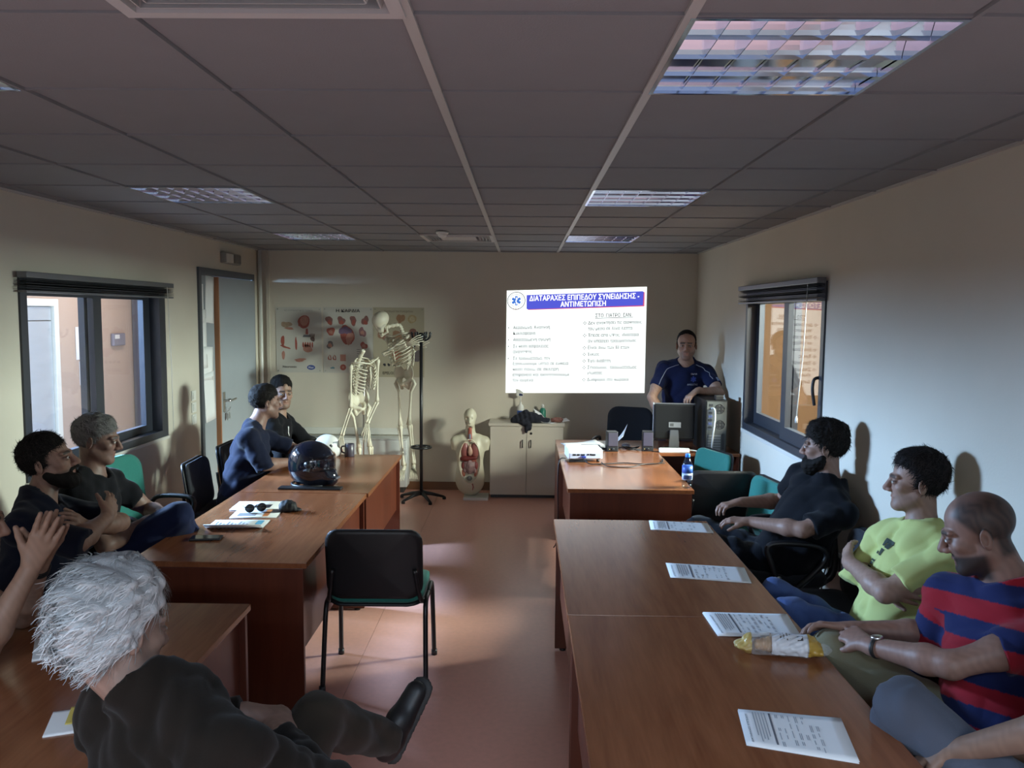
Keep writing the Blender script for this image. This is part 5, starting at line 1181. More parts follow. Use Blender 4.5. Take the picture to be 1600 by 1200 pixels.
def person(lbl,P,N,Lv,head,arms,legs,skin=(.36,.20,.14),hair=(.012,.010,.009),shirt=(.01,.012,.03),trousers=(.01,.01,.014),h=.008,hf=.0045,bulk=1.0,belly=0,hair_p=None,beard=0,stubble=.0,shirt_fn=None,sleeve=.62,long_sleeve=False,
    strands=0,strand_len=.02,neck_r=.055,shoes=True,collar=.068,seed=1,amp=.0045,hsc=1.0,shw=.19,bald=False,tuck=0.06,hem=.05,collar_h=.012,collar_o=None,group='people in the meeting room',beard_col=None):
    skin=tuple(v*.80 for v in skin)
    P,N=A_(P),A_(N); T=nz(N-P); Lv=ortho(T,Lv); Fv=np.cross(Lv,T); Lt=np.linalg.norm(N-P); RT=frame3(Lv,Fv,T)
    base=(P[0],P[1],0); t=thing('person',lbl,'person',base,group=group); O=A_(base)
    root=t
    sh={1:N-T*.070+Lv*shw*bulk**.5,-1:N-T*.070-Lv*shw*bulk**.5}
    for sd in (1,-1):
        if arms.get('shift'): sh[sd]=sh[sd]+A_(arms['shift'][sd])
    Hc,Hf,Hu=A_(head[0]),nz(head[1]),A_(head[2]); Hu=ortho(Hf,Hu); Hl=np.cross(Hu,Hf); RH=frame3(Hl,Hf,Hu); Hd=lambda l,f,u:Hc+RH@(A_((l,f,u))*hsc)
    er=lambda *r:tuple(v*hsc for v in r)
    def torso(s,g,full=True):
        s.ell(P+T*.03,((.158)*bulk+g,.112*bulk+g,.13+g),RT,.05)
        s.ell(P+T*Lt*.36+Fv*belly*.6,(.148*bulk+g+belly*.3,.105*bulk+g+belly,.16+g),RT,.06)
        s.ell(P+T*Lt*.68+Fv*.005,(.160*bulk+g,.110*bulk**.7+g,.17+g),RT,.06)
        for sd in (1,-1):
            s.rc(N-T*.075+Lv*sd*.04,sh[sd]-T*.005,.068+g,.052+g,.05)
            s.rc(N+T*.02-Fv*.012,N-T*.03+Lv*sd*.11-Fv*.01,.042+g*.6,.042+g*.6,.04)
    # ---- body
    b=Sdf(); torso(b,-.006)
    nb=N+T*.0+Fv*.0; b.rc(nb-T*.03,Hd(0,-.022,-.06),.060*bulk**.5*neck_r/.055,neck_r,.03)
    # head
    b.ell(Hd(0,-.015,.035),er(.075,.097,.086),RH,.02); b.ell(Hd(0,.028,-.038),er(.060,.064,.080),RH,.03)
    for sd in (1,-1):
        b.rc(Hd(sd*.050,-.005,-.055),Hd(sd*.020,.066,-.100),.022*hsc,.019*hsc,.03)
        b.ell(Hd(sd*.043,.058,-.022),er(.022,.022,.018),RH,.02)
        b.ell(Hd(sd*.032,.101,-.002),er(.017,.016,.0105),RH,.010,'sub')
        b.ell(Hd(sd*.032,.0805,-.001),er(.0150,.0125,.0115),RH,.005)
        b.rc(Hd(sd*.012,.090,.020),Hd(sd*.048,.074,.022),.0085*hsc,.0075*hsc,.012)
        b.ell(Hd(sd*.013,.098,-.036),er(.010,.012,.009),RH,.006)
        # ear
        eR=frame3(nz(Hl*sd*.85-Hf*.45),nz(Hf*.85+Hl*sd*.45),Hu)
        b.ell(Hd(sd*.080,-.018,-.010),er(.009,.019,.032),eR,.006); b.ell(Hd(sd*.090,-.014,-.006),er(.008,.010,.018),eR,.004,'sub')
    b.rc(Hd(0,.088,.014),Hd(0,.113,-.030),.0085*hsc,.0125*hsc,.010)
    b.ell(Hd(0,.072,-.103),er(.020,.018,.016),RH,.02)
    b.rc(Hd(-.021,.081,-.063),Hd(.021,.081,-.063),.0075*hsc,.0075*hsc,.006); b.rc(Hd(0,.088,-.064),Hd(0,.088,-.065),.007*hsc,.007*hsc,.006); b.rc(Hd(-.017,.080,-.078),Hd(.017,.080,-.078),.009*hsc,.009*hsc,.006)
    b.rc(Hd(-.026,.092,-.0705),Hd(.026,.092,-.0705),.0022,.0022,.004,op='sub')
    fine=[(Hc-.135*hsc,Hc+.135*hsc)]
    arm_pts={}
    for sd in (1,-1):
        a=arms.get(sd)
        if not a: continue
        S=sh[sd]; W=A_(a['w'])
        if 'e' in a: E=A_(a['e'])
        else: E,W=ik(S,W,.295,.262,a['pole'])
        arm_pts[sd]=(S,E,W); ab=a.get('thick',1.0)
        b.rc(S,S*.35+E*.65,.056*ab,.046*ab,.03); b.rc(S*.35+E*.65,E,.046*ab,.039*ab,.03)
        M1=E*.72+W*.28; b.rc(E,M1,.040*ab,.0445*ab,.02); b.rc(M1,W,.0445*ab,.0275*ab,.02)
        D=nz(a.get('d',W-E)); Nn=A_(a.get('n',(0,0,1))); b.rc(W-D*.02,W+D*.02,.0275*ab,.025,.015,flat=(ortho(D,Nn),.8))
        hand_prims(b,W+D*.015,D,Nn,a.get('side',sd),a.get('curl',(.35,.5,.35)),a.get('spread',.05),a.get('thumb',(.7,.5)),a.get('hs',1.0))
        hc=W+D*.09; fine.append((hc-.10,hc+.10))
    V,Q=b.mesh(h,fine,hf)
    # ---- tint
    q=(V-Hc)@RH/hsc; tint=np.tile(A_(skin),(len(V),1))
    def sm(x,a,b_): x=np.clip((x-a)/(b_-a),0,1); return x*x*(3-2*x)
    rs=np.random.RandomState(seed); nzv=.5+.5*np.sin(V[:,0]*190+np.sin(V[:,1]*170)*2+V[:,2]*140)
    tint*=(.94+.12*nzv)[:,None]
    head_m=(np.abs(q)<.16).all(1)
    lip=head_m*sm(-np.abs(q[:,2]+.070),-.017,-.010)*sm(-np.abs(q[:,0]),-.028,-.020)*sm(q[:,1],.074,.080)
    tint=tint*(1-lip[:,None]*.5)+A_((skin[0]*.95,skin[1]*.62,skin[2]*.60))*lip[:,None]*.5
    chk=head_m*sm(-((q[:,0]/.06)**2+((q[:,2]+.03)/.03)**2),-1.2,0)*sm(q[:,1],.03,.06); tint*=1-chk[:,None]*A_((0,.06,.06))
    st=head_m*sm(-q[:,2],.045,.062)*sm(q[:,1],-.015,.01)*(1-lip)*sm(q[:,2],-.15,-.125); st=np.maximum(st,head_m*sm(-np.abs(q[:,2]+.052),-.009,-.004)*sm(-np.abs(q[:,0]),-.034,-.026)*sm(q[:,1],.06,.07)); tint=tint*(1-st[:,None]*stubble)+A_(beard_col or hair)*st[:,None]*stubble
    br=head_m*sm(-np.abs(q[:,2]-.0245+.0022*np.abs(q[:,0])/.03),-.0085,-.0045)*sm(np.abs(q[:,0]),.008,.013)*sm(-np.abs(q[:,0]),-.054,-.046)*sm(q[:,1],.055,.065)
    tint=tint*(1-br[:,None]*.85)+A_(hair)*br[:,None]*.85
    eye=head_m*sm(-((np.abs(q[:,0])-.032)**2/.019**2+(q[:,2]+.001)**2/.012**2),-1.3,-.7)*sm(q[:,1],.06,.07); tint*=(1-.25*eye)[:,None]; lash=head_m*sm(-np.abs(q[:,2]-.004),-.0035,-.0015)*sm(-np.abs(np.abs(q[:,0])-.032),-.016,-.012)*sm(q[:,1],.07,.08); tint*=(1-.7*lash)[:,None]
    if bald is not False:      # cropped hair stubble on the scalp
        fhl=.002+.055*np.clip((q[:,2]-.005)/.07,0,1)-.03*np.clip((q[:,2]-.07)/.04,0,1)
        m1=sm(fhl-q[:,1],-.010,.014)*sm(q[:,2],-.022,-.008); m2=sm(-.042-q[:,1],-.010,.010)*sm(q[:,2],-.088,-.062); sc_=head_m*np.maximum(m1,m2)*(1-.55*sm(q[:,2],.090,.118))*(.85+.15*nzv)*(1-sm(np.abs(q[:,0]),.078,.084))
        tint=tint*(1-sc_[:,None]*bald)+A_(hair)*sc_[:,None]*bald
    np_mesh('body',V-O,Q,M_SKIN,t,tint)
    # ---- eyes
    for sd in (1,-1):
        e=lathe('eye',[(0,-.0115),(.006,-.0098),(.0098,-.006),(.0115,0),(.0098,.006),(.0062,.0097)],M_EYE,t,12); 
        ir=lathe('iris',[(.0062,.0097),(.003,.0113),(0,.0117)],M_IRIS,e,12)
        c=Hd(sd*.032,.0845,-.001)-O; Rm=Matrix(((Hl[0],-Hu[0],Hf[0]),(Hl[1],-Hu[1],Hf[1]),(Hl[2],-Hu[2],Hf[2]))).to_4x4(); e.matrix_local=Matrix.Translation(c)@Rm@Matrix.Diagonal((hsc*1.05,hsc*.62,hsc,1))
    # ---- shirt
    s=Sdf(); torso(s,.010)
    ln=1.6 if long_sleeve else sleeve
    for sd in (1,-1):
        if sd not in arm_pts: continue
        S,E,W=arm_pts[sd]; ab=arms[sd].get('thick',1.0)
        if long_sleeve:
            s.rc(S,E,.068*ab,.055*ab,.04); D=nz(W-E); s.rc(E,W+D*.03,.055*ab,.040*ab,.03,cut=[(W-D*.005,D)])
        else:
            D=nz(E-S); s.rc(S,S+D*.40,.064*ab,.060*ab,.04,cut=[(S+D*.295*ln,D)])
    nd=nz(Hd(0,-.02,-.06)-N); s.rc(N-nd*.045+Fv*.008,N+nd*(collar_h+.03),(collar_o or collar+.017),(collar_o or collar+.017)-.005,.02,cut=[(N+nd*collar_h,nz(nd*.9+Fv*.35))]); s.rc(N-nd*.035+Fv*.012,N+nd*.16,collar,collar*1.05,.012,op='sub')
    if hem is not None: s.fn(lambda X,Y,Z:(((X-P[0])*T[0]+(Y-P[1])*T[1]+(Z-P[2])*T[2])+hem),P-.35,P+.35,.01,'sub')
    V,Q=s.mesh(.005 if shirt_fn else max(h,.0075) if hf<.004 else h*1.15,disp=wrinkles(seed,amp*1.9,.12))
    rel=V-P; tc=rel@T
    if shirt_fn: tint=shirt_fn(V,tc,arm_pts,rel@Lv,rel@Fv)
    else: tint=np.tile(A_(shirt),(len(V),1))
    so=np_mesh('shirt',V-O,Q,M_CLOTH,t,tint); bvh=(V-O,Q)
    # ---- trousers
    s=Sdf(); s.ell(P+T*.0-Fv*.0,(.168*bulk,.122*bulk,.115),RT,.05)
    for sd in (1,-1):
        if sd not in legs: continue
        K,An=A_(legs[sd][0]),A_(legs[sd][1]); Hp=P+Lv*sd*.090-T*.02; lt=legs[sd][3] if len(legs[sd])>3 else 1.0
        s.rc(Hp,Hp*.45+K*.55,.094*lt,.080*lt,.045); s.rc(Hp*.45+K*.55,K,.080*lt,.066*lt,.03)
        D=nz(An-K); s.rc(K,K*.6+An*.4,.064*lt,.060*lt,.03); s.rc(K*.6+An*.4,An+D*.05,.060*lt,.050,.03,cut=[(An,D)])
    V,Q=s.mesh(h*1.25,disp=wrinkles(seed+9,amp*2.2,.13)); tr=np.tile(A_(trousers),(len(V),1)); np_mesh('trousers',V-O,Q,M_CLOTH,t,tr)
    # ---- shoes
    if shoes:
        for sd in (1,-1):
            if sd not in legs: continue
            K,An=A_(legs[sd][0]),A_(legs[sd][1]); td=nz(legs[sd][2]); up=ortho(td,K-An)
            s=Sdf(); s.rc(An-td*.035-up*.035,An+td*.06-up*.03,.040,.042,.02); s.rc(An+td*.06-up*.04,An+td*.155-up*.052,.042,.036,.02,flat=(up,.8)); s.rc(An+up*.0,An-up*.035,.046,.044,.02)
            s.fn(lambda X,Y,Z:((X-An[0])*up[0]+(Y-An[1])*up[1]+(Z-An[2])*up[2])+.078,An-.3,An+.3,.004,'sub')
            V,Q=s.mesh(.009); sh_=np_mesh('shoe',V-O,Q,M_SHOE,t)
            s=Sdf(); s.rc(An-td*.045-up*.082,An+td*.165-up*.082,.040,.042,.01,flat=(up,.30)); V,Q=s.mesh(.008); np_mesh('sole',V-O,Q,mat('shoe_sole',(.03,.03,.03),.7),sh_)
    # ---- hair
    if hair_p is not None:
        hp=dict(rec=0,thick=.010,nape=-.075,top=0,amp=.004,side=1.0,front=.0); hp.update(hair_p)
        th=hp['thick']*.62; c=Hd(0,-.016,.036); R_=er(.076+th*hp['side'],.099+th,.087+th+hp['top'])
        def hf_fn(X,Y,Z):
            px,py,pz=X-Hc[0],Y-Hc[1],Z-Hc[2]; l,f,u=[(px*a_[0]+py*a_[1]+pz*a_[2])/hsc for a_ in (Hl,Hf,Hu)]
            x=np.clip((u+.015)/(.085),0,1); fh=-.028+(.115-hp['rec'])*x*x*(3-2*x)+hp['front']*np.clip((u-.06)/.03,0,1)
            x2=np.clip((np.abs(l)-.03)/.04,0,1); fh=fh-hp.get('temple',.02)*x2*x
            sb=hp.get('sideburn',-.03); fh=np.where(u<.03,np.maximum(fh,np.where((u>sb),.004,-.045)),fh)
            nb_=hp['nape']-np.clip(f+.06,0,.1)*.3
            ed=np.clip(np.minimum((fh-f)/.040,(u-nb_)/.05),0,1); ed=ed*(2-ed)
            tp=np.clip((u-.05)/.06,0,1)*hp['top']
            qq=[l/.0765,(f+.0155)/.0985,(u-.0352)/.0875]
            k0=np.sqrt(qq[0]**2+qq[1]**2+qq[2]**2); d=(k0-1)*.085-.0015-(th*(hp['side']*np.minimum(1,np.abs(qq[0]))+1-np.minimum(1,np.abs(qq[0])))+tp)*ed
            d=np.maximum(d,(f-fh)*.75); return np.maximum(d,(nb_-u)*.9)*hsc
        s=Sdf(); s.fn(hf_fn,Hc-.16*hsc,Hc+.16*hsc,.006); V,Q=s.mesh(hf*1.2 if hf>.004 else .0045,disp=wrinkles(seed+3,hp['amp'],.035))
        hv=np.tile(A_(hair),(len(V),1)); 
        if 'grey' in hp:
            g=.5+.5*np.sin(V[:,0]*60+V[:,1]*45+3*np.sin(V[:,2]*50)); qh=(V-Hc)@RH; g=g*.5+hp['grey'][1]*sm(-qh[:,2],-.06,.03); hv=hv*(1-np.clip(g,0,1)[:,None])+A_(hp['grey'][0])*np.clip(g,0,1)[:,None]
        ho=np_mesh('hair',V-O,Q,M_HAIR,t,hv)
        if strands:
            rs=np.random.RandomState(seed+5); f0=Q[rs.randint(0,len(Q),strands)]; ce_=V[f0].mean(1)
            nn=np.cross(V[f0[:,1]]-V[f0[:,0]],V[f0[:,3]]-V[f0[:,0]]); nn/=np.maximum(np.linalg.norm(nn,axis=1,keepdims=True),1e-9)
            ql=(ce_-Hc)@RH; keep=np.einsum('ij,ij->i',nn,ce_-Hc)>0; ce_,nn,ql=ce_[keep],nn[keep],ql[keep]; n=len(ce_)
            flow=hp.get('flow'); 
            if flow is None:
                fl=np.tile(Hf*.5-Hu*.3,(n,1))
            else: fl=np.stack([flow(a) for a in ql])@RH.T
            fl=fl+rs.randn(n,3)*hp.get('mess',.35); tg=fl-nn*np.einsum('ij,ij->i',fl,nn)[:,None]; tg/=np.linalg.norm(tg,axis=1,keepdims=True)
            SEG=5; sl_=strand_len*rs.uniform(.6,1.3,n); wdt=np.cross(tg,nn); VV=[];FF=[]; tt=[]
            lift=hp.get('lift',.42); ph=rs.rand(n)*6.28; wv=hp.get('wave',.0)
            allp=[]
            for k in range(SEG+1):
                x=k/SEG; p=ce_-nn*.002+tg*(sl_*x)[:,None]*(1)+nn*(lift*sl_*(x-.75*x*x))[:,None]+wdt*(wv*sl_*np.sin(ph+x*7)*x)[:,None]-np.outer(sl_*x*x*hp.get('grav',.1),A_((0,0,1)))
                w_=hp.get('sw',.0017)*(1-x*.85); allp.append((p+wdt*w_,p-wdt*w_))
            for k in range(SEG+1): VV+= [allp[k][0],allp[k][1]]
            VV=np.stack(VV,1).reshape(-1,3); bi=(np.arange(n)*(2*(SEG+1)))[:,None]
            q_=np.concatenate([bi+np.array([[2*k,2*k+1,2*k+3,2*k+2]]) for k in range(SEG)],0)
            sv=A_(hair)[None,:]*rs.uniform(.5,2.6,(n,1))**1.1
            if 'grey' in hp: g=np.clip(rs.rand(n)*.7+hp['grey'][1]*.4,0,1)[:,None]; sv=sv*(1-g)+A_(hp['grey'][0])*rs.uniform(.6,1.15,(n,1))*g
            so_=np_mesh('hair_strands',VV-O,q_,M_HAIR,ho,np.repeat(np.clip(sv,0,1),2*(SEG+1),0)); so_['kind']='stuff'
    if beard:
        g=beard
        def bfn(X,Y,Z):
            px,py,pz=X-Hc[0],Y-Hc[1],Z-Hc[2]; l,f,u=[(px*a_[0]+py*a_[1]+pz*a_[2])/hsc for a_ in (Hl,Hf,Hu)]
            def el(c,r): q_=[(l-c[0])/r[0],(f-c[1])/r[1],(u-c[2])/r[2]]; k0=np.sqrt(q_[0]**2+q_[1]**2+q_[2]**2); k1=np.sqrt((q_[0]/r[0])**2+(q_[1]/r[1])**2+(q_[2]/r[2])**2); return k0*(k0-1)/np.maximum(k1,1e-6)
            d=el((0,.028,-.038),(.060,.064,.080)); al=np.abs(l)
            a_,b_=A_((.050,-.005,-.055)),A_((.020,.066,-.100)); ba=b_-a_; t_=np.clip(((al-a_[0])*ba[0]+(f-a_[1])*ba[1]+(u-a_[2])*ba[2])/(ba@ba),0,1)
            dj=np.sqrt((al-a_[0]-t_*ba[0])**2+(f-a_[1]-t_*ba[1])**2+(u-a_[2]-t_*ba[2])**2)-.0215
            dc=el((0,.072,-.103-g*.5),(.021,.019,.017+g*.5)); kk=.03
            for q_ in (dj,dc): h_=np.maximum(kk-np.abs(d-q_),0)/kk; d=np.minimum(d,q_)-h_*h_*kk*.25
            line=-.038-.026*np.clip((f-.0)/.05,0,1)+.012*np.clip((f-.07)/.02,0,1)*(al<.03)       # cheek line
            ed=np.clip((line-u)/.022,0,1); ed=np.maximum(ed*(2-ed),0)*np.clip((f+.022)/.02,0,1)
            d=d-.0008-g*ed
            ms=np.maximum(np.maximum(np.abs(u+.0535)-.007,al-.030),.06-f)-.001; d2=el((0,.028,-.038),(.060,.064,.080)); 
            mst=np.maximum(el((0,.062,-.056),(.034,.034,.012))-.001-g*.2,ms)
            d=np.maximum(d,(u-line)*.8); d=np.maximum(d,(-.024-f)*.9)
            d=np.minimum(d,mst)
            return np.maximum(d,-el((0,.100,-.070),(.023,.035,.0105)))*hsc
        s=Sdf(); s.fn(bfn,Hd(0,.03,-.09)-.11,Hd(0,.03,-.09)+.11,.004)
        V,Q=s.mesh(max(hf,.004),disp=wrinkles(seed+4,.003,.02)); np_mesh('beard',V-O,Q,M_HAIR,t,np.tile(A_(beard_col or hair),(len(V),1)))
    t_info=dict(t=t,O=O,P=P,T=T,L=Lv,F=Fv,bvh=bvh,arm=arm_pts,Hd=Hd,sh=sh,shirt=so); return t_info
def decal(info,name,pts,faces,m,center,normal,up,off=.003,sub=True):
    """lay a flat print on the shirt: pts in metres about center, projected along -normal"""
    V,Q=info['bvh']; T_=info.setdefault('tree',BVHTree.FromPolygons([tuple(v) for v in V],[tuple(q) for q in Q]))
    n=nz(normal); u=ortho(n,up); r=np.cross(u,n); c=A_(center)-info['O']; out=[]
    for x,y in pts:
        p=c+r*x+u*y+n*.25; h=T_.ray_cast(Vector(p),Vector(-n)); q=np.array(h[0]) if h[0] else c+r*x+u*y; out.append(q+n*off)
    return mesh(name,out,faces,m,info['shirt'])
def grid2(w,h,nx=6,ny=6,x0=0,y0=0):
    P=[(x0+w*(i/nx-.5),y0+h*(j/ny-.5)) for i in range(nx+1) for j in range(ny+1)]; F=[(i*(ny+1)+j,(i+1)*(ny+1)+j,(i+1)*(ny+1)+j+1,i*(ny+1)+j+1) for i in range(nx) for j in range(ny)]; return P,F
def text2(s,w,h):
    V,F=text_geo(s,1,'CENTER',.01); xw=max(p[0] for p in V)-min(p[0] for p in V); return [(p[0]*w/xw,p[1]*h/.7-h/2) for p in V],F
SK=(.27,.165,.12)
# presenter, standing behind the crosswise desk, left forearm on the tower
pr=person('man in a navy T-shirt standing by the computer, presenting the slide',(1.45,7.40,.92),(1.475,7.30,1.435),(1,-.05,0),((1.457,7.215,1.603),(-.22,-1,-.06),(0,.05,1)),
 {1:dict(w=(1.515,6.985,1.215),e=(1.735,7.10,1.19),d=(-.75,-.35,-.42),n=(-.35,-.2,.9),curl=(.5,.5,.3)),-1:dict(w=(1.275,7.18,.90),pole=(-.6,-.2,0),d=(0,-.15,-1),n=(-.9,0,0))},
 {1:((1.53,7.42,.49),(1.54,7.46,.085),(0,-1,0)),-1:((1.35,7.40,.49),(1.34,7.42,.085),(-.2,-1,0))},skin=(.46,.27,.19),shirt=(.008,.012,.045),h=.0085,hf=.0045,bulk=1.08,belly=.02,hair_p=dict(rec=.042,thick=.008,amp=.002,temple=.03),stubble=.35,strands=2400,strand_len=.014,seed=2,hem=.10,shw=.18,collar=.07,hsc=1.05)
PF=(-.05,-1,.05)
E_T=mat('print_white',(.62,.64,.70),.7)
c0=A_((1.53,7.2,1.30)); pts,fc=text2('ΕΚΑΒ',.055,.013); decal(pr,'chest_text',pts,fc,E_T,c0+A_((0,0,.045)),PF,(0,0,1)); pts,fc=text2('ΔΙΑΣΩΣΤΗΣ',.095,.013); decal(pr,'chest_text',pts,fc,E_T,c0+A_((-.012,0,-.05)),PF,(0,0,1))
for k in range(3):
    a=math.pi*k/3; P_,F_=grid2(.014,.052,2,6); decal(pr,'chest_star',[(x*math.cos(a)-y*math.sin(a),x*math.sin(a)+y*math.cos(a)) for x,y in P_],F_,mat('print_blue',(.03,.06,.32),.7),c0+A_((-.006,0,-.002)),PF,(0,0,1),off=.003+.0004*k)
P_,F_=grid2(.045,.03,4,4); decal(pr,'flag_patch',P_,F_,mat('flag_pale',(.42,.52,.66),.7),(1.70,7.22,1.30),(.5,-.85,.1),(0,0,1)); 
for k in range(4): P_,F_=grid2(.045,.0035,4,1); decal(pr,'flag_stripe',P_,F_,mat('flag_blue',(.08,.16,.42),.7),(1.70,7.22,1.289+.0075*k),(.5,-.85,.1),(0,0,1),off=.0042)
def piping(sd):
    pts=[]; V,Q=pr['bvh']; T_=BVHTree.FromPolygons([tuple(v) for v in V],[tuple(q) for q in Q]); O=pr['O']
    S,E,W=pr['arm'][sd]; N0=A_((1.475,7.30,1.435)); ctr=[N0+A_((sd*.075,-.06,-.015)),N0+A_((sd*.13,-.06,-.03)),S+A_((-.015*sd,-.06,.0)),S*.75+E*.25+A_((0,-.06,0)),S*.45+E*.55+A_((0,-.06,0))]
    for p in smooth_path(ctr,5):
        h=T_.find_nearest(Vector(A_(p)-O)); pts.append(h[0]+h[1]*.002)
    tube('piping',pts,.0028,mat('piping_grey',(.33,.34,.38),.7),pr['shirt'],6)
piping(1); piping(-1)

# bearded man, right, leaning back
bd=person('bearded man in a black polo shirt slouching beside the right window',(1.42,4.38,.50),(1.645,4.27,.985),(-.35,.93,0),((1.612,4.285,1.175),(-.86,.42,-.05),(.16,-.05,1)),
 {1:dict(w=(1.275,4.62,.79),pole=(.2,.6,-.5),d=(-.9,-.15,-.1),n=(.1,0,1),curl=(.5,.6,.4)),-1:dict(w=(1.235,4.27,.765),e=(1.45,4.08,.775),d=(-.85,.35,.05),n=(0,-.2,1),curl=(.4,.5,.4))},
 {1:((1.06,4.74,.60),(1.08,4.80,.12),(-.8,.4,0)),-1:((1.00,4.50,.60),(1.10,4.62,.12),(-.8,.4,0))},skin=(.34,.20,.15),shirt=(.003,.0035,.006),trousers=(.004,.005,.009),hf=.0042,bulk=1.15,belly=.05,hair_p=dict(thick=.020,rec=.0,top=.016,amp=.005,front=.01),beard=.016,stubble=.6,strands=4200,strand_len=.028,seed=3,collar_h=.035,shw=.185)
P_,F_=grid2(.030,.013,4,3); decal(bd,'chest_logo',P_,F_,mat('logo_orange',(.60,.17,.01),.6),(1.55,4.42,.86),(-.75,.25,.5),(.4,0,1)); P_,F_=grid2(.012,.018,3,3,.01,-.012); decal(bd,'chest_logo',P_,F_,mat('logo_orange',(.60,.17,.01),.6),(1.55,4.42,.86),(-.75,.25,.5),(.4,0,1))

# man in yellow, arms folded
YEL=(.55,.60,.23)
ye=person('man in a yellow T-shirt with folded arms on the right',(1.46,3.17,.52),(1.655,3.27,.995),(-.28,.96,0),((1.625,3.30,1.195),(-.93,.33,-.04),(.05,0,1)),
 {1:dict(w=(1.44,3.17,.80),e=(1.475,3.43,.775),d=(.3,-.9,.1),n=(-.9,-.2,.25),curl=(.3,.4,.3)),-1:dict(w=(1.39,3.36,.835),e=(1.42,3.075,.80),d=(.25,.9,.25),n=(-.9,.2,.3),curl=(.3,.4,.3))},
 {1:((1.10,3.43,.655),(1.02,3.45,.10),(-1,.1,0)),-1:((1.075,3.15,.675),(1.00,3.20,.10),(-1,.1,0))},skin=(.42,.26,.20),shirt=YEL,trousers=(.055,.095,.24),hf=.0036,hair=(.014,.012,.012),hair_p=dict(thick=.018,rec=.034,top=.008,amp=.004,temple=.03,front=.03),stubble=.15,strands=4200,strand_len=.035,seed=4,amp=.006,sleeve=.80,belly=.015,collar=.072)
M_PD=mat('print_dark_green',(.025,.04,.03),.7)
ctr=A_((1.49,3.30,.90)); nY=(-.85,.15,.45)
for (x,y,w_,h_) in ((.035,.055,.055,.018),(.045,.035,.03,.02),(.015,.038,.014,.02),(.03,.002,.035,.030),(-.005,-.008,.018,.012),(.0,-.045,.052,.008),(.0,-.075,.052,.008),(-.022,-.06,.008,.03),(.022,-.06,.008,.03),(.0,-.06,.02,.014)):
    P_,F_=grid2(w_,h_,4,3,x,y); decal(ye,'shirt_print',P_,F_,M_PD,ctr,nY,(.4,0,1))

# striped man
def stripes(V,tc,arm,sl_,sf):
    c=tc.copy()
    ph=np.floor((c+.02)/.062).astype(int)%2
    for sd,(S,E,W) in arm.items():
        D=nz(E-S); al=(V-S)@D; rad=np.linalg.norm((V-S)-np.outer(al,D),axis=1); m=(al>.03)&(rad<.10)&(np.abs(sl_)>.13); ph=np.where(m,np.floor((al+.045)/.062).astype(int)%2,ph)
    return np.where(ph[:,None]==0,A_((.012,.018,.075))[None,:],A_((.26,.012,.022))[None,:])
stp=person('man in a red and navy striped T-shirt looking down',(1.44,2.36,.52),(1.545,2.47,1.03),(-.52,.85,0),((1.445,2.52,1.195),(-.82,.42,-.34),(-.22,.10,1)),
 {1:dict(w=(1.14,2.70,.80),e=(1.39,2.66,.80),d=(-.7,.35,.0),n=(-.1,.6,.8),curl=(.35,.5,.3)),-1:dict(w=(1.135,2.55,.805),e=(1.275,2.32,.845),d=(-.25,.8,.05),n=(-.6,.1,.8),curl=(.5,.6,.4))},
 {1:((1.05,2.86,.61),(1.12,2.95,.10),(-.8,.6,0)),-1:((1.085,2.70,.715),(1.12,2.80,.10),(-.8,.6,0),1.12)},skin=(.30,.17,.13),hair=(.02,.017,.016),shirt_fn=stripes,trousers=(.165,.15,.095),hf=.0036,bulk=1.12,belly=.04,bald=.9,stubble=.9,seed=5,sleeve=.85,amp=.004,hsc=1.03,neck_r=.060,shw=.195,collar=.074)
wt=thing('wristwatch','steel watch on the wrist of the striped man','watch',(0,0,0)); S,E,W=stp['arm'][-1]; D=nz(W-E); a1=ortho(D,(0,0,1)); a2=np.cross(D,a1); wc=W-D*.03
tube('strap',[wc+(a1*math.cos(a)*.029+a2*math.sin(a)*.034) for a in [k*math.pi/10 for k in range(21)]],.007,mat('watch_strap',(.015,.015,.016),.5),wt,6,)
V_=Matrix((tuple(a2),tuple(D),tuple(a1))).transposed().to_4x4(); o=lathe('case',[(.0,.010),(.017,.010),(.019,.006),(.019,0)],M_CHROME,wt,18); o.matrix_local=Matrix.Translation(wc+a1*.028)@V_
# man at the lower right corner
person('man in grey trousers at the lower right corner, mostly out of frame',(1.36,1.79,.56),(1.49,1.77,1.07),(-.55,.80,0),((1.455,1.85,1.27),(-.6,.75,-.15),(0,0,1)),
 {1:dict(w=(1.26,2.06,.70),pole=(.5,.4,-.6),d=(-.5,.5,-.5),n=(0,0,1)),-1:dict(w=(1.12,1.99,.765),e=(1.33,1.83,.93),d=(-.6,.5,-.5),n=(0,0,1))},
 {1:((1.08,2.14,.60),(1.10,2.20,.10),(-.6,.8,0)),-1:((1.060,2.14,.80),(1.02,2.33,.44),(-.6,.6,-.3),1.05)},skin=SK,shirt=(.04,.04,.05),trousers=(.075,.083,.110),hf=.0045,hair_p={},seed=6,amp=.006)

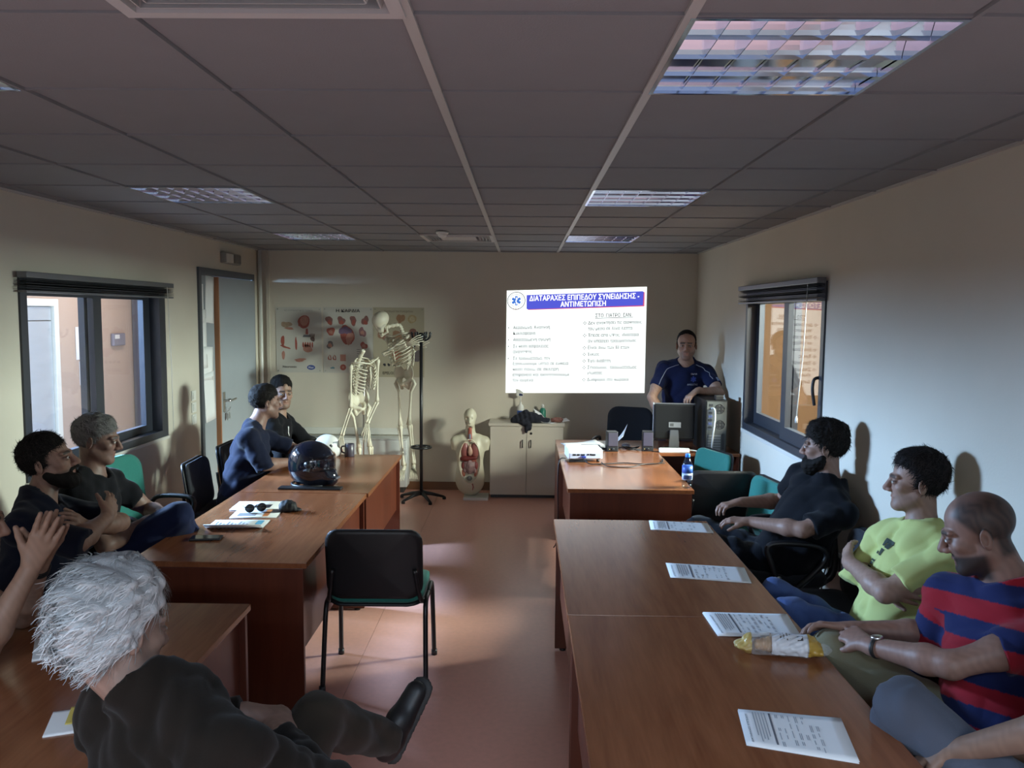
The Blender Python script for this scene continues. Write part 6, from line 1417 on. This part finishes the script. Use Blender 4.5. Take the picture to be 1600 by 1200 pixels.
# two men at the far left table
f1=person('man in a navy T-shirt leaning on the far left table beside the helmet',(-2.04,5.66,.52),(-1.925,5.74,1.035),(-.15,.98,0),((-1.865,5.80,1.215),(.80,.60,-.05),(.05,.03,1)),
 {1:dict(w=(-1.55,5.86,.80),e=(-1.73,5.98,.84),d=(.9,-.25,-.1),n=(0,.1,1),curl=(.4,.5,.3)),-1:dict(w=(-1.66,5.72,.79),e=(-1.80,5.52,.80),d=(.6,.7,0),n=(0,0,1),curl=(.4,.5,.3))},
 {1:((-1.60,5.80,.56),(-1.62,5.82,.09),(1,.1,0)),-1:((-1.60,5.56,.56),(-1.64,5.55,.09),(1,.1,0))},skin=(.30,.17,.13),shirt=(.008,.011,.028),h=.009,hf=.0048,bulk=1.1,belly=.02,hair_p=dict(thick=.014,rec=.012,amp=.003),strands=2600,strand_len=.022,seed=7,stubble=.3,sleeve=.85)
g1=person('dark-haired man sitting behind the navy T-shirt, facing the camera',(-2.07,6.38,.52),(-1.955,6.39,1.04),(-.05,.99,0),((-1.925,6.38,1.225),(.62,-.78,-.08),(0,0,1)),
 {1:dict(w=(-1.60,6.42,.79),pole=(0,.6,-.5),d=(1,-.1,0),n=(0,0,1)),-1:dict(w=(-1.60,6.18,.80),pole=(0,-.5,-.5),d=(.9,-.3,0),n=(0,0,1),curl=(.4,.5,.3))},
 {1:((-1.62,6.46,.56),(-1.62,6.46,.09),(1,0,0)),-1:((-1.62,6.28,.56),(-1.62,6.28,.09),(1,0,0))},skin=(.40,.24,.17),shirt=(.006,.006,.008),h=.009,hf=.0048,hair_p=dict(thick=.010,rec=.018,top=.010,amp=.003),strands=2400,strand_len=.018,seed=8,stubble=.3,long_sleeve=True)
P_,F_=grid2(.012,.075,2,5); decal(g1,'pocket_card',P_,F_,mat('card_white',(.75,.75,.73),.5),(-1.83,6.32,.93),(.8,-.6,.3),(-.35,0,1))

# man with folded arms, left
h1=person('bearded dark-haired man with folded arms at the middle left table',(-2.12,3.38,.52),(-2.10,3.42,1.035),(-.25,.96,0),((-2.085,3.48,1.205),(.93,.20,.20),(-.20,-.05,1)),
 {1:dict(w=(-1.87,3.38,.93),e=(-1.84,3.60,.90),d=(.05,-.75,.45),n=(.85,.1,.3),curl=(.3,.4,.3)),-1:dict(w=(-1.83,3.46,.955),e=(-1.82,3.22,.915),d=(-.10,.75,.40),n=(.85,-.1,.3),curl=(.25,.35,.25))},
 {1:((-1.72,3.58,.60),(-1.70,3.62,.09),(1,.1,0)),-1:((-1.70,3.34,.62),(-1.66,3.36,.09),(1,.1,0))},skin=(.36,.21,.155),shirt=(.008,.010,.022),trousers=(.17,.20,.25),hf=.004,bulk=1.1,belly=.03,hair_p=dict(thick=.012,rec=.02,amp=.004,nape=-.095),beard=.008,stubble=.6,strands=3600,strand_len=.028,seed=9,sleeve=.9)
nH=(.9,-.2,.3); cH=A_((-1.93,3.42,.99))
P_,F_=grid2(.13,.05,6,4); decal(h1,'shirt_print',P_,F_,mat('print_slate',(.06,.08,.15),.7),cH,nH,(-.3,0,1))
for k in range(5): P_,F_=grid2(.008,.05,2,4,-.05+.022*k,-.005); decal(h1,'shirt_print',P_,F_,mat('print_pale',(.33,.33,.34),.7),cH,nH,(-.1+.1*k,0,1),off=.0045)
P_,F_=grid2(.032,.032,4,4,.07,.0); decal(h1,'shirt_print',P_,F_,mat('print_yellow',(.50,.30,.03),.7),cH,nH,(0,0,1),off=.0048)
# older man behind him
person('older man with greying hair sitting under the left window',(-2.24,4.0,.52),(-2.19,4.03,1.035),(-.1,.99,0),((-2.165,4.04,1.215),(.96,.24,-.18),(.12,0,1)),
 {1:dict(w=(-1.90,4.17,.80),pole=(0,.6,-.4),d=(.9,-.25,.05),n=(0,.1,1),curl=(.4,.5,.3)),-1:dict(w=(-1.90,4.02,.80),pole=(0,-.5,-.5),d=(.9,.3,.05),n=(0,-.1,1),curl=(.4,.5,.3))},
 {1:((-1.82,4.18,.58),(-1.84,4.20,.09),(1,.1,0)),-1:((-1.735,3.97,.835),(-1.74,4.22,.52),(.6,.6,-.2))},skin=(.26,.15,.115),hair=(.07,.065,.062),shirt=(.006,.006,.008),trousers=(.012,.018,.055),hf=.0042,hair_p=dict(thick=.013,rec=.008,amp=.005,grey=((.30,.29,.28),.55)),strands=3600,strand_len=.026,seed=10)
# man with joined hands at the left edge
i1=person('man at the left edge holding his hands joined before his face',(-2.08,2.42,.52),(-1.985,2.50,1.03),(-.25,.96,0),((-1.832,2.60,1.165),(.96,.22,-.10),(.05,0,1)),
 {1:dict(w=(-1.60,2.60,1.035),e=(-1.76,2.74,.79),d=(.42,-.03,.9),n=(-.35,.95,.05),curl=(.08,.10,.06),spread=.05,thumb=(.75,.1),hs=1.05),-1:dict(w=(-1.59,2.525,1.03),e=(-1.685,2.42,.79),d=(.42,.05,.9),n=(.45,-.9,.05),curl=(.06,.08,.05),spread=.07,thumb=(.8,.1),hs=1.08)},
 {1:((-1.66,2.60,.56),(-1.64,2.60,.09),(1,0,0)),-1:((-1.66,2.38,.56),(-1.64,2.38,.09),(1,0,0))},skin=(.42,.25,.175),shirt=(.015,.02,.022),hf=.0036,hair_p=dict(thick=.010,rec=.015),strands=600,seed=11,stubble=.3)
for k in range(3):
    S,E,W=i1['arm'][1]; D=nz(W-E); a1=ortho(D,(0,0,1)); a2=np.cross(D,a1); wc=W-D*(.03+.011*k)
    o=tube('bracelet',[wc+(a1*math.cos(a)+a2*math.sin(a))*.034 for a in [q*math.pi/10 for q in range(21)]],.0035,M_BLACKP,None,6); tag(o,('uppermost','middle','lowest')[k]+' of three thin dark bracelets below the joined hands','bracelet','bracelets')
# grey-haired man in front
def wavy(q):
    a=math.atan2(q[0],q[1]+.02); return A_((.5*math.sin(4*a)-1.0*q[0]/.08,-.9+.3*math.cos(3*a),-.45-q[2]*3))
person('grey-haired man in a dark brown jacket in the foreground with crossed legs',(-.765,1.64,.50),(-.765,1.665,1.035),(-.80,.42,0),((-.875,1.690,1.172),(.50,.84,-.22),(-.10,.12,1)),
 {1:dict(w=(-.72,2.02,.82),pole=(-.8,-.1,-.5),d=(.9,.3,-.1),n=(0,0,1),curl=(.6,.7,.4)),-1:dict(w=(-.60,1.93,.80),pole=(.8,-.3,-.4),d=(-.05,.75,.0),n=(.4,0,.9),curl=(.7,.8,.5))},
 {1:((-.68,2.08,.56),(-.62,2.12,.09),(.4,.9,0)),-1:((-.555,2.09,.765),(-.42,2.42,.535),(.40,.25,.85))},skin=(.34,.21,.16),hair=(.36,.37,.37),shirt=(.011,.0075,.005),trousers=(.036,.028,.020),long_sleeve=True,h=.008,hf=.0036,bulk=1.12,
 hair_p=dict(thick=.040,rec=.0,top=.014,amp=.010,nape=-.115,grey=((.56,.575,.58),.7),flow=wavy,mess=.16,wave=.10,lift=.13,grav=.15,sw=.0022),strands=5200,strand_len=.045,seed=12,collar=.048,collar_h=.062,collar_o=.080,amp=.005,stubble=.1,shw=.172)
